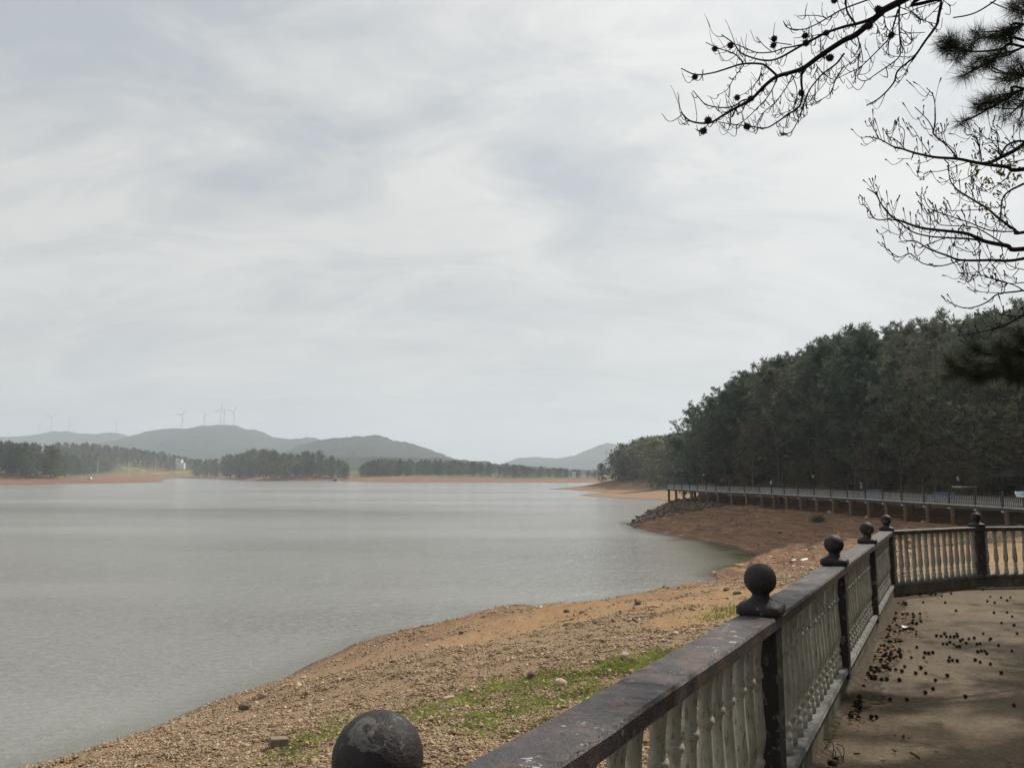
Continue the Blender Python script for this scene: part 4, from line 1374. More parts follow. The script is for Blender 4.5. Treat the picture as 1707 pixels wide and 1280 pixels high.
# rapeseed fields: low flowering crop on the gentle slope
for k, (x0, x1, d0, d1, lab) in enumerate(((196, 250, 1000, 1012, 'left yellow strip of flowering rapeseed'), (206, 246, 1026, 1042, 'upper left yellow strip of flowering rapeseed'),
                                           (240, 318, 1013, 1024, 'long middle yellow strip of flowering rapeseed'), (296, 345, 1026, 1046, 'right yellow strip of flowering rapeseed below the white house'))):
    u = np.linspace(x0, x1, 40); dd = np.linspace(d0, d1, 6)
    U, D_ = np.meshgrid(u, dd)
    X_, Y_ = (U - 853.5) / F * D_, D_
    Z_ = terrain(X_, Y_) + .9 + .5 * fbm(X_ * .3, Y_ * .3, 60 + k)
    Z_[0] -= 1.2; Z_[-1] -= 1.2
    nx = len(u); q0 = (np.arange(5)[:, None] * nx + np.arange(nx - 1)[None]).ravel()
    tag(link('rapeseed_field', np_mesh('rapeseed_field', np.stack([X_, Y_, Z_], -1).reshape(-1, 3), np.stack([q0, q0 + 1, q0 + nx + 1, q0 + nx], -1)), M['rape']), lab, kind='stuff')

# wind turbines
TB = [(341, 708.5, 691.5, 3000, (118, -12, 255), 'wind turbine second from the left of the near five on the long blue hill'),
      (303, 714.5, 692, 3000, (62, 170, 285), 'leftmost wind turbine of the near five on the long blue hill'),
      (367.5, 708, 684, 3000, (75, 197, 320), 'tallest wind turbine, left of the close pair on the summit of the long blue hill'),
      (373, 708, 682.5, 3060, (5, 178, 265), 'wind turbine seen edge on, right one of the pair on the long blue summit'),
      (389.5, 708.5, 687, 3000, (70, 165, 275), 'rightmost wind turbine of the near five on the long blue hill'),
      (85, 718.5, 696, 3850, (35, 160, 275), 'faint wind turbine with spread blades on the low ridge at far left'),
      (114, 718.5, 698.5, 3850, (5, 175, 268), 'faint edge on wind turbine on the far left ridge beside the spread bladed one'),
      (193.5, 720.5, 702, 3850, (15, 170, 265), 'faint lone wind turbine at the right end of the low far ridge'),
      (64, 724.5, 710, 3900, (50, 165, 280), 'faintest and smallest wind turbine at the left end of the low ridge')]
protos = None
for k, (px, yb, yh, d, angs, lab) in enumerate(TB):
    base = P(px, yb + 2.5, d); H_ = P(px, yh, d).z - base.z
    r = tag(empty('wind_turbine', base), lab, 'wind turbine', 'wind turbines on the far hills')
    if protos is None:
        mb = MB(); mb.lathe([(2.1, 0), (1.9, 30), (1.2, 88)], 10); t_ = mb.build('tower', M['turbine'], r)
        mb = MB(); mb.box((0, 1.5, 89.5), (3.6, 9, 3.8), 0, .5); n_ = mb.build('nacelle', M['turbine'], r)
        mb = MB(); mb.lathe([(.1, -2.2), (1.3, -1.5), (1.8, 0), (1.7, 1.2)], 10); hb = mb.build('hub', M['turbine'], r); hb.location = (0, -4.2, 89.5); hb.rotation_euler = (math.radians(90), 0, 0)
        mb = MB(); mb.rings([[(a * w, b_ * t, z) for a, b_ in ((-1, 0), (-.3, -1), (1, 0), (-.3, 1))] for w, t, z in ((.9, .9, 0), (1.1, .8, 3), (2.0, .5, 10), (1.4, .35, 28), (.6, .15, 44), (.15, .06, 50))])
        bl = mb.build('blade', M['turbine'], r); bl.location = (0, -4.6, 89.5)
        protos = (t_, n_, hb, bl)
        parts = [t_, n_, hb, bl]
    else:
        parts = []
        for s_ in protos:
            c_ = s_.copy(); C.objects.link(c_); c_.parent = r; parts.append(c_)
    blades = [parts[3]]
    for _ in range(2):
        c_ = parts[3].copy(); C.objects.link(c_); c_.parent = r; blades.append(c_)
    for c_, a in zip(blades, angs):
        c_.rotation_euler = (0, math.radians(90 - a), 0)
    s = H_ / 89.5
    r.scale = (s, s, s)
    r.rotation_euler = (0, 0, math.radians({3: 75, 6: 80, 7: 78}.get(k, R.uniform(-12, 12))))

# ------------------------------------------------------------------ trees leaning over the terrace from the right
def catmull(p, k=5):
    p = [Vector(a) for a in p]; q = [p[0] * 2 - p[1]] + p + [p[-1] * 2 - p[-2]]
    out = []
    for i in range(1, len(q) - 2):
        a, b_, c_, d_ = q[i - 1:i + 3]
        for j in range(k):
            t = j / k
            out.append(.5 * ((2 * b_) + (c_ - a) * t + (2 * a - 5 * b_ + 4 * c_ - d_) * t * t + (3 * b_ - a - 3 * c_ + d_) * t ** 3))
    out.append(p[-1])
    return out


z3 = lambda a: (1107 + a[0] * .1875, a[1] * .1875)
z4 = lambda a: (1407 + a[0] * .1875, a[1] * .1875)
z8 = lambda a: (1400 + a[0] * .2656, 200 + a[1] * .2656)
z5 = lambda a: (1500 + a[0] * .2031, 440 + a[1] * .2031)


def limb(mb, pts, conv, d0, d1, w0, w1, pre=(), k=5, wob=.05):
    """pts: traced course of a limb; depths run from d0 to d1; widths in photo pixels. pre: world points that carry it back to its trunk"""
    n = len(pts)
    wpnts = [Vector(p_) for p_ in pre]
    for i, a in enumerate(pts):
        px, py = conv(a)
        t = i / max(1, n - 1)
        wpnts.append(P(px, py, d0 + (d1 - d0) * t + (R.uniform(-wob, wob) if 0 < i else 0)))
    c = catmull(wpnts, k)
    m_ = len(c); np_ = len(pre) * k
    r0, r1 = w0 * d0 / F / 2 * .88, w1 * d1 / F / 2 * .88
    rad = [r0 * 1.5 if i < np_ else r0 + (r1 - r0) * ((i - np_) / max(1, m_ - 1 - np_)) ** .8 for i in range(m_)]
    mb.tube(c, rad, 6 if w0 > 4 else 5)
    global PRE
    PRE = c[:np_]
    return c[np_:]


def twig(mb, o, d, L, r, curl=.5, n=6, sub=0, bud=False):
    side = Vector((R.gauss(0, 1), R.gauss(0, 1), R.gauss(0, .6))).normalized()
    pts = []
    for i in range(n + 1):
        t = i / n
        pts.append(o + d * (L * t * (1 - .15 * t)) + Vector((0, 0, L * (-.22 * math.sin(PI * min(1, t * 1.2)) + curl * t ** 2.6))) + side * (L * .16 * math.sin(t * 3.4)))
    mb.tube(pts, [r * (1 - .55 * i / n) for i in range(n)] + ([r * 1.7] if bud else [r * .4]), 4)
    if bud:
        e = (pts[-1] - pts[-2]).normalized()
        mb.tube([pts[-1] - e * .004, pts[-1] + e * .006, pts[-1] + e * .016], [r, r * 1.9, r * .3], 5)
    for _ in range(sub):
        i = R.randint(1, n - 1)
        dd = ((pts[i + 1] - pts[i]).normalized() + Vector((R.gauss(0, .6), R.gauss(0, .6), R.gauss(0, .6)))).normalized()
        twig(mb, pts[i], dd, L * R.uniform(.3, .6), r * .8, curl, 4, 0, bud)


def add_twigs(mb, c, n, L0, L1, r, curl, sub=1, droop=0.0, bud=False, lo=.12):
    for _ in range(n):
        i = min(len(c) - 2, int((lo + (1 - lo) * R.random()) * (len(c) - 1)))
        t = (c[i + 1] - c[i]).normalized()
        d = (t * R.uniform(.4, 1.0) + Vector((R.gauss(0, .55), R.gauss(0, .55), R.gauss(-droop, .55)))).normalized()
        twig(mb, c[i], d, R.uniform(L0, L1), r, curl, 6, R.choice((0, sub, sub)), bud)


# --- sweetgum with seed balls (trunk outside the picture on the right)
gum_base = Vector((8.4, 5.2, floor_z(8.4, 5.2)))
gum = tag(empty('sweetgum_tree', gum_base), 'leafless tree whose drooping branch with dark spiky seed balls hangs in at the top right', 'tree')


def finish(mb, name, mat, parent, base):
    mb.v = [(v[0] - base.x, v[1] - base.y, v[2] - base.z) for v in mb.v]
    return mb.build(name, mat, parent)


mb = MB(); mb.tube([gum_base + Vector(p_) for p_ in ((0, 0, -.2), (.02, 0, .3), (-.1, .05, 2.5), (-.05, .2, 5), (-.25, .3, 7.6), (-.3, .2, 10), (-.2, .1, 12.5))], [.24, .19, .165, .14, .11, .07, .02], 10)
finish(mb, 'trunk', M['bark'], gum, gum_base)
J1 = gum_base + Vector((-.2, .28, 6.6))
A0 = [(530, 0), (340, 110), (120, 300), (0, 360)]
main = [z4(a) for a in A0] + [z3(a) for a in ((1400, 490), (1250, 600), (1150, 640), (1010, 680), (900, 760), (780, 880), (640, 960), (520, 1030), (400, 1095), (240, 1080), (150, 1000))]
idt = lambda a: a
mb = MB()
pre = [J1, (6.6, 5.2, 12.1), (4.6, 5.0, 11.75)]
c = limb(mb, main, idt, 5.0, 5.0, 13, 2.6, pre)
add_twigs(mb, c, 50, .06, .18, .0036, .45, 1, .25)
DR = [([(1010, 680), (920, 600), (860, 570), (700, 570), (550, 615), (430, 650), (280, 665), (150, 610)], z3, 5, 2.0, 9),
      ([(700, 570), (690, 540), (620, 480), (480, 430), (370, 380)], z3, 2.8, 1.6, 4),
      ([(780, 880), (700, 895), (640, 935), (540, 960), (380, 935), (310, 870), (260, 810)], z3, 3.4, 1.8, 6),
      ([(1010, 690), (960, 800), (900, 890), (840, 950), (740, 1050), (640, 1110), (560, 1080)], z3, 2.6, 1.3, 9),
      ([(1250, 600), (1220, 700), (1230, 850), (1200, 950), (1100, 1020), (1000, 1090), (900, 1140), (740, 1120), (620, 1110), (480, 1085)], z3, 5, 1.5, 22),
      ([(1600, 480), (1530, 570), (1400, 670), (1300, 790), (1250, 900), (1230, 980), (1140, 1165), (1060, 1190), (1050, 1175)], z3, 4, 1.4, 20),
      ([(1600, 590), (1520, 720), (1480, 830), (1350, 910), (1200, 960)], z3, 2.6, 1.2, 14),
      ([(1140, 670), (1100, 760), (1000, 900), (930, 960), (860, 1030)], z3, 2.6, 1.2, 10),
      ([(710, 580), (620, 700), (560, 800), (470, 850)], z3, 2.0, 1.2, 7),
      ([(870, 590), (850, 680), (800, 760), (720, 830), (620, 870)], z3, 1.8, 1.1, 8),
      ([(400, 1095), (370, 1130), (320, 1160), (275, 1150)], z3, 1.8, 1.2, 2),
      ([(1140, 670), (1180, 800), (1160, 950), (1050, 1010), (950, 1030)], z3, 1.8, 1.0, 9),
      ([(1350, 570), (1380, 620), (1450, 690), (1380, 800), (1290, 860), (1110, 830)], z3, 1.8, 1.0, 9)]
for pts_, cv, w0, w1, nt_ in DR:
    cc = limb(mb, pts_, cv, 5.0, 5.0 + R.uniform(-.25, .25), w0, w1)
    add_twigs(mb, cc, nt_, .04, .17, .0031, .5, 1, .2)
finish(mb, 'branch', M['darktwig'], gum, gum_base)
mb = MB()
A3 = [z4(a) for a in ((340, 110), (230, 175), (110, 215), (0, 240))] + [z3(a) for a in ((1450, 290), (1350, 340), (1200, 420), (1030, 515), (920, 540), (800, 520), (680, 470), (620, 390), (510, 310))]
c = limb(mb, A3, idt, 5.0, 4.9, 7, 2.0); add_twigs(mb, c, 24, .05, .2, .0028, .45, 1, .1)
for pts_, cv, w0, w1, nt_ in [([(1280, 385), (1130, 420), (1060, 430), (960, 465), (830, 470), (720, 430), (640, 395)], z3, 3.2, 1.8, 6), ([(1130, 400), (1000, 380), (930, 340)], z3, 2, 1.4, 2),
                              ([(960, 465), (880, 400), (825, 330)], z3, 1.8, 1.3, 2), ([(1450, 295), (1320, 320), (1150, 342)], z3, 1.8, 1.2, 3), ([(1500, 230), (1430, 380), (1390, 490)], z3, 1.8, 1.2, 3)]:
    cc = limb(mb, pts_, cv, 4.97, 4.9, w0, w1); add_twigs(mb, cc, nt_, .04, .12, .0031, .4, 1)
finish(mb, 'branch', M['darktwig'], gum, gum_base)
mb = MB()
for pts_, cv, w0, w1, nt_ in [([(100, 215), (30, 110), (15, 0), (0, -140)], z4, 4, 3, 5), ([(500, 20), (490, 100), (490, 250), (500, 420), (480, 520), (300, 650), (190, 720), (120, 690), (140, 610)], z4, 4, 1.3, 13),
                              ([(480, 90), (440, 230), (410, 330), (260, 490), (140, 600), (20, 660), (-100, 720)], z4, 3.6, 1.3, 13),
                              ([(350, 130), (370, 230), (380, 280), (300, 330)], z4, 2, 1, 6), ([(480, 60), (600, 110), (700, 180), (820, 215)], z4, 1.8, 1.4, 6),
                              ([(240, 180), (300, 240), (290, 300)], z4, 2, 1, 4), ([(500, 250), (560, 290), (650, 295), (720, 290)], z4, 2, 1.3, 3), ([(120, 330), (150, 460), (60, 560), (-60, 620)], z4, 2.4, 1.1, 10),
                              ([(560, 120), (400, 160), (360, 150)], z4, 1.6, 1, 3), ([(640, 510), (560, 508), (430, 500), (390, 470)], z4, 1.5, 1.0, 3)]:
    cc = limb(mb, pts_, cv, 4.9, 4.8, w0, w1); add_twigs(mb, cc, nt_, .04, .17, .0031, .5, 1, .2)
finish(mb, 'branch', M['darktwig'], gum, gum_base)
mb = MB()
c = limb(mb, [(880, -120), (870, 0), (840, 150), (820, 230), (720, 370), (620, 510), (480, 630), (440, 740), (320, 870), (200, 940)], z4, 5.2, 4.9, 7, 2.2, [J1 + Vector((0, 0, .8)), (6.3, 5.4, 12.6)])
add_twigs(mb, c, 14, .04, .16, .0026, .25, 1, .1)
for pts_, cv, w0, w1, nt_ in [([(620, 520), (560, 610), (530, 680), (450, 780)], z4, 2, 1.2, 3), ([(860, 40), (700, 180), (600, 100), (540, 60)], z4, 1.8, 1, 6), ([(870, 10), (640, 80), (540, 130), (390, 150)], z4, 1.8, 1.2, 6),
                              ([(880, 0), (940, 60), (940, 130), (900, 125)], z4, 1.6, 1.2, 1), ([(1370, -40), (1340, 10), (1200, 100), (1090, 140), (970, 160)], z4, 3.4, 2.4, 0)]:
    cc = limb(mb, pts_, cv, 5.1, 5.0, w0, w1); add_twigs(mb, cc, nt_, .04, .14, .0031, .45, 1)
c = limb(mb, [(1600 + 330, -40), (1600, 80), (1440, 170), (1330, 230), (1230, 265), (1100, 250), (1060, 190)], z3, 5.0, 4.8, 3.2, 1.6); add_twigs(mb, c, 12, .05, .16, .0031, .3, 1)
cc = limb(mb, [(1440, 160), (1350, 140), (1190, 145)], z3, 4.9, 4.8, 1.8, 1.3); add_twigs(mb, cc, 3, .05, .1, .0031, .3, 1)
finish(mb, 'branch', M['darktwig'], gum, gum_base)


def seed_ball_mesh(seed, r=.017):
    rg = np.random.default_rng(seed); m_ = MB()
    m_.lathe([(r * .05, -r * .78), (r * .45, -r * .66), (r * .72, -r * .3), (r * .78, 0), (r * .72, r * .3), (r * .45, r * .66), (r * .05, r * .78)], 9)
    for i in range(46):
        zz = 1 - 2 * (i + .5) / 46; a = i * 2.39996 + rg.uniform(-.2, .2); s = math.sqrt(1 - zz * zz)
        d_ = Vector((math.cos(a) * s, math.sin(a) * s, zz)); e_ = d_.orthogonal().normalized(); f_ = d_.cross(e_)
        L = r * rg.uniform(1.0, 1.3)
        b0 = d_ * r * .62
        m_.add([b0 + e_ * r * .15, b0 - e_ * r * .08 + f_ * r * .13, b0 - e_ * r * .08 - f_ * r * .13, d_ * L], [(0, 1, 3), (1, 2, 3), (2, 0, 3)])
    me_ = bpy.data.meshes.new('seed_ball'); me_.from_pydata(m_.v, [], m_.f); me_.update(); me_.materials.append(M['seed'])
    return me_


SB = [seed_ball_mesh(i) for i in range(4)]
for a in [z3(q) for q in ((450, 435), (590, 405), (980, 345), (972, 405), (1255, 320), (1262, 385), (1475, 515), (275, 685), (650, 870), (770, 880), (1220, 830), (390, 1070), (350, 1165), (735, 1125), (1440, 295), (1515, 2))] + [z4(q) for q in ((300, 80), (420, 315), (225, 235), (560, -25))]:
    o = link('seed_ball', R.choice(SB), None, gum)
    k = R.uniform(1.25, 1.6)
    o.location = P(a[0], a[1], 4.93) - gum_base; o.scale = (k, k, k * 1.05); o.rotation_euler = (R.uniform(0, 6), R.uniform(0, 6), 0)

# --- bare budding tree
bud_base = Vector((7.6, 7.2, floor_z(7.6, 7.2)))
bud = tag(empty('budding_tree', bud_base), 'bare tree with upturned twigs and few yellow young leaves at the right edge', 'tree')
mb = MB(); mb.tube([bud_base + Vector(p_) for p_ in ((0, 0, -.2), (.0, 0, .3), (.1, .05, 2), (.05, .0, 4), (.2, .1, 6), (.3, .0, 8), (.3, .1, 9.5))], [.2, .16, .14, .11, .08, .04, .012], 10)
finish(mb, 'trunk', M['bark'], bud, bud_base)
LB = [
    [([(1156, 310), (1050, 295), (890, 275), (740, 245), (600, 235), (480, 210), (400, 185), (330, 165), (245, 120), (160, 105)], z8, 8, 1.6, 12, 3.5),
     ([(245, 115), (215, 60), (180, 0)], z8, 1.8, 1.4, 3, 0), ([(890, 275), (880, 190), (845, 100), (800, 95)], z8, 3, 1.6, 6, 0), ([(740, 245), (690, 180), (590, 90), (585, 60), (550, 0), (470, -80)], z8, 3.4, 1.5, 8, 0),
     ([(587, 85), (600, 0), (590, -140), (545, -200)], z8, 2.2, 1.5, 4, 0), ([(400, 185), (400, 150), (405, 70), (380, 40)], z8, 1.8, 1.3, 3, 0), ([(570, 225), (500, 120), (475, 75)], z8, 1.7, 1.3, 3, 0),
     ([(410, 185), (350, 125), (300, 100), (280, 60)], z8, 1.8, 1.3, 4, 0), ([(800, 265), (640, 320), (540, 330), (525, 380)], z8, 1.7, 1.2, 4, 0), ([(460, 205), (450, 240), (360, 245)], z8, 1.4, 1.0, 2, 0),
     ([(600, 235), (530, 265), (465, 275)], z8, 1.4, 1.0, 2, 0), ([(860, 280), (820, 350), (730, 385), (690, 350)], z8, 1.6, 1.2, 5, 0), ([(740, 245), (720, 190), (650, 130), (640, 70)], z8, 1.7, 1.2, 4, 0)],
    [([(1156, 150), (1100, 190), (1030, 225), (950, 265), (890, 275)], z8, 8, 6, 6, 0), ([(1156, 135), (1110, 135), (1050, 160), (1010, 220)], z8, 4.5, 3.5, 6, 0), ([(1156, 400), (1060, 450), (1020, 500), (1010, 580), (1000, 640)], z8, 4.5, 1.8, 12, 0),
     ([(1100, 300), (1030, 380), (930, 440), (880, 430), (810, 370)], z8, 2, 1.2, 8, 0), ([(1156, 250), (1060, 260), (1000, 180), (990, 90), (960, 60)], z8, 2.2, 1.2, 10, 0), ([(1156, 200), (1040, 150), (930, 120), (850, 70)], z8, 2.0, 1.2, 10, 0)],
    [([(1156, 810), (1050, 790), (920, 765), (850, 735), (780, 710), (600, 690), (500, 675), (400, 640), (330, 610), (260, 530), (230, 470), (170, 430)], z8, 9, 1.7, 16, 3.5),
     ([(900, 760), (800, 745), (680, 740), (560, 730), (450, 700), (350, 630), (230, 625), (190, 580), (140, 520)], z8, 4, 1.6, 12, 0), ([(230, 470), (250, 415)], z8, 1.5, 1.2, 0, 0),
     ([(500, 805), (560, 780), (660, 740)], z8, 2, 2, 2, 0), ([(1030, 780), (900, 700), (820, 670), (640, 660), (610, 630)], z8, 3, 1.3, 8, 0), ([(420, 690), (360, 720), (260, 670)], z8, 1.5, 1.0, 3, 0), ([(600, 690), (580, 640), (510, 510)], z8, 1.6, 1.2, 4, 0)],
    [([(1156, 870), (950, 880), (760, 880), (670, 850), (560, 810), (470, 760), (370, 765)], z8, 6, 1.5, 12, 3.5), ([(760, 880), (640, 915), (520, 900), (440, 840), (370, 860), (280, 800)], z8, 2.6, 1.4, 8, 0),
     ([(950, 880), (880, 950), (740, 960)], z8, 1.7, 1.2, 5, 0), ([(780, 880), (790, 930), (765, 990)], z8, 1.6, 1.2, 3, 0), ([(900, 760), (830, 830), (700, 790), (670, 850)], z8, 1.7, 1.2, 5, 0)],
    [([(1156, 705), (1100, 690), (1000, 620), (930, 560), (850, 510), (760, 455), (720, 420), (690, 370), (680, 270)], z8, 6, 1.8, 14, 3.5), ([(1120, 700), (950, 695), (800, 640), (650, 590), (560, 550), (520, 460)], z8, 3, 1.3, 12, 0),
     ([(850, 510), (830, 450), (815, 430)], z8, 1.6, 1.2, 2, 0), ([(930, 560), (700, 570), (630, 545)], z8, 1.8, 1.1, 6, 0)],
    [([(1156, 1070), (1000, 1090), (930, 1140), (860, 1170), (780, 1180), (700, 1150), (670, 1125)], z8, 3.5, 1.5, 5, 3.5), ([(1156, 1075), (1100, 1040), (980, 1000), (900, 980), (820, 915)], z8, 2.6, 1.2, 8, 0), ([(1000, 1085), (900, 1080), (810, 1065)], z8, 1.7, 1.2, 3, 0),
     ([(1156, 1020), (1050, 1025), (900, 980), (740, 960)], z8, 2.2, 1.2, 8, 0), ([(1156, 940), (1080, 920), (1000, 870)], z8, 2, 1.2, 5, 0)],
    [([(1100, 400), (1019, 420), (850, 510), (740, 540), (580, 575), (470, 590)], z5, 5, 1.5, 7, 3.5), ([(850, 510), (760, 520), (690, 490)], z5, 1.6, 1.2, 3, 0), ([(1019, 420), (900, 430), (770, 395)], z5, 1.8, 1.2, 4, 0)]]
for grp in LB:
    mb = MB()
    for pts_, cv, w0, w1, nt_, pr in grp:
        pre = []
        d0 = 6.4
        if pr:
            e = P(*cv(pts_[0]), d0)
            top = bud_base + Vector((.15, .05, max(2.2, min(8.5, e.z - bud_base.z + .5))))
            pre = [top, top.lerp(e, .33) + Vector((0, R.uniform(-.45, .45), R.uniform(-.1, .5))), top.lerp(e, .68) + Vector((0, R.uniform(-.25, .25), R.uniform(-.1, .25)))]
        cc = limb(mb, pts_, cv, d0, d0 + R.uniform(-.3, .3), w0, w1, pre)
        if pr:
            PRE_ = list(PRE)
            for _k in range(7):             # side limbs on the stretch outside the picture
                i = R.randint(2, len(PRE_) - 2); d_ = (PRE_[i + 1] - PRE_[i]).normalized()
                d_ = (d_ * .7 + Vector((R.gauss(0, .5), R.gauss(0, .5), R.uniform(.1, .9)))).normalized(); L_ = R.uniform(.4, 1.1)
                if (PRE_[i].x - L_) / max(PRE_[i].y, 1) < .72: continue
                sp_ = catmull([PRE_[i], PRE_[i] + d_ * L_ * .5 + Vector((0, 0, -.03)), PRE_[i] + d_ * L_ + Vector((0, 0, .1))], 5)
                mb.tube(sp_, [.010 - .0012 * j for j in range(len(sp_) - 4)] + [.003] * 4 if len(sp_) > 4 else .006, 5)
                add_twigs(mb, sp_, 9, .08, .28, .0034, .32, 1, -.25, True)
        add_twigs(mb, cc, nt_ + 1, .05, .20, .0034, .32, 1, -.25, True)
    finish(mb, 'branch', M['darktwig'], bud, bud_base)
for _ in range(30):
    a = R.choice(((1000, 250), (1050, 340), (1080, 430), (990, 200), (930, 480), (1100, 300), (850, 560), (860, 250), (1120, 200), (1000, 380), (900, 400)))
    px, py = z8((a[0] + R.gauss(30, 45), a[1] + R.gauss(0, 40)))
    q = P(px, py, 6.4 + R.uniform(-.3, .3)) - bud_base
    lc = np.array([(R.gauss(0, .005), R.gauss(0, .005), R.gauss(0, .006)) for _k in range(5)])
    o = link('leaf_sprig', tri_mesh('leaf_sprig', quads(lc, np.full(5, .018), rs, 2)), M['youngleaf'], bud)
    o.location = q

# --- pine with long needles
pine_base = Vector((10.2, 9.4, floor_z(10.2, 9.4)))
op = tag(empty('overhanging_pine', pine_base), 'long needled pine whose branches hang in at the right edge', 'tree')
mb = MB(); mb.tube([pine_base + Vector(p_) for p_ in ((0, 0, -.2), (0, 0, .4), (-.1, 0, 3), (-.1, .1, 6), (0, .1, 9), (.1, 0, 12))], [.26, .21, .18, .14, .09, .02], 10)
finish(mb, 'trunk', M['bark'], op, pine_base)
NB = [([(1600, 360), (1480, 390), (1380, 440), (1200, 460), (1050, 450), (950, 420), (900, 370)], z4, 5.5, 2.5, [(900, 370, 2.2), (880, 430, 2.2), (940, 350, 2), (960, 410, 2), (1060, 400, 1.2), (1000, 520, 1.2), (1130, 390, 1.2), (1050, 460, 1.4)]),
      ([(1600, 220), (1500, 300), (1400, 320), (1300, 340), (1170, 290)], z4, 5, 2, [(1400, 310, 2.6), (1440, 270, 2.2), (1360, 330, 2.2), (1170, 290, 1.4), (1180, 350, 1.3), (1520, 260, 1.5), (1290, 330, 1.4)]),
      ([(1600, 420), (1420, 440), (1330, 530), (1250, 570), (1150, 620), (1060, 680)], z4, 5, 2, [(1050, 675, 1.6), (1150, 600, 1.3), (1250, 560, 1.5), (1300, 530, 1.6), (1350, 490, 1.5), (1200, 520, 1.3), (1440, 470, 1.5)]),
      ([(1600, 680), (1450, 660), (1330, 640), (1290, 600)], z4, 4, 2, [(1510, 675, 1.8), (1440, 690, 1.5), (1480, 600, 1.4), (1400, 720, 1.1), (1570, 650, 1.7), (1560, 560, 1.5), (1290, 590, 1.2)]),
      ([(1600, 790), (1500, 850), (1420, 890), (1300, 960), (1200, 1020), (1120, 1060), (1050, 1080)], z4, 5, 2, [(1050, 1085, 1.4), (1190, 955, 1.8), (1220, 920, 1.6), (1290, 860, 1.4), (1290, 920, 1.5), (1370, 900, 1.6), (1440, 850, 1.5), (1470, 920, 1.2), (1540, 840, 1.5)]),
      ([(1600, 900), (1550, 960), (1450, 970), (1300, 950)], z4, 3, 2, [(1450, 1030, 1.1), (1560, 1080, 1.0), (1580, 930, 1.2)]),
      ([(1600, 110), (1540, 115), (1480, 95), (1300, 20)], z4, 3, 2, [(1500, 90, 1.5), (1510, 40, 1.3), (1590, 20, 1.6), (1570, 130, 1.5)]),
      ([(1120, 745), (1019, 760), (850, 750), (700, 740), (610, 700)], z5, 4, 2, [(610, 690, 1.5), (650, 690, 1.5), (745, 710, 1.5), (820, 670, 1.6), (900, 720, 1.8), (960, 690, 2), (850, 740, 1.6), (1000, 620, 1.8), (980, 560, 1.6), (1010, 740, 2)]),
      ([(1120, 900), (1019, 890), (880, 840), (700, 820), (600, 840), (500, 850), (400, 790)], z5, 4, 1.8, [(400, 785, 1.3), (470, 880, 1.3), (550, 780, 1.3), (500, 850, 1.5), (570, 880, 1.4), (640, 830, 1.4), (680, 870, 1.5), (760, 840, 1.7), (830, 850, 2), (380, 915, 1.2), (430, 840, 1.2),
       (900, 860, 2.2), (960, 880, 2.2), (600, 930, 1.3), (660, 930, 1.3), (760, 900, 1.8), (1010, 850, 2.4), (860, 800, 1.8), (1000, 920, 2.2), (930, 930, 2)])]
for bi, (pts_, cv, w0, w1, tfs) in enumerate(NB):
    mb = MB()
    d0 = 6.9 if bi < 7 else 7.6
    e = P(*cv(pts_[0]), d0)
    top = pine_base + Vector((-.1, .1, max(1.5, e.z - pine_base.z + .3)))
    cc = limb(mb, pts_, cv, d0, d0 + R.uniform(-.2, .2), w0, w1, [top, top.lerp(e, .3) + Vector((0, R.uniform(-.6, .6), R.uniform(-.2, .5))), top.lerp(e, .65) + Vector((0, R.uniform(-.3, .3), R.uniform(-.1, .3)))])
    cent, dr, wt = [], [], []
    PRE_ = list(PRE)
    for _k in range(16):                     # needled shoots on the stretch outside the picture
        i = R.randint(2, len(PRE_) - 2); d_ = (PRE_[i + 1] - PRE_[i]).normalized()
        d_ = (d_ * .8 + Vector((R.gauss(0, .5), R.gauss(0, .6), R.gauss(.1, .5)))).normalized(); L_ = R.uniform(.25, .8)
        t_ = PRE_[i] + d_ * L_
        if (t_.x - .2) / max(t_.y, 1) < .70: continue
        mb.tube([PRE_[i], PRE_[i] + d_ * L_ * .5 + Vector((0, 0, -.02)), t_], [.009, .007, .005], 5)
        for _j in range(44):
            cent.append(tuple(t_ - d_ * R.uniform(0, .2) - pine_base)); dr.append(tuple(d_ * .9)); wt.append(.145 * R.uniform(.8, 1.15))
    for tx, ty, k in tfs:
        t_ = P(*cv((tx, ty)), d0 + R.uniform(-.25, .25))
        j = min(range(len(cc)), key=lambda j: (cc[j] - t_).length + (.3 * j / len(cc)))
        j = max(0, j - 2)
        mid = cc[j].lerp(t_, .5) + Vector((0, R.uniform(-.03, .03), -.015))
        mb.tube([cc[j], mid, t_], [.007, .006, .005], 5)
        d_ = (t_ - mid).normalized()
        for _ in range(int(34 * k)):
            s = R.uniform(-.09, .03) * (1 if k < 1.9 else 1.7)
            cent.append(tuple(t_ + d_ * s + Vector((R.gauss(0, .012), R.gauss(0, .012), R.gauss(0, .012))) - pine_base)); dr.append(tuple(d_ * .9)); wt.append(.145 * R.uniform(.8, 1.15))
    br = finish(mb, 'branch', M['darktwig'], op, pine_base)
    T = tufts(np.array(cent), np.array(dr), np.array(wt), 4, .0017 if bi < 7 else .0022, rs, -.05, .12 if bi < 7 else .3)
    link('needles', tri_mesh('needles', T), M['needles'], br)

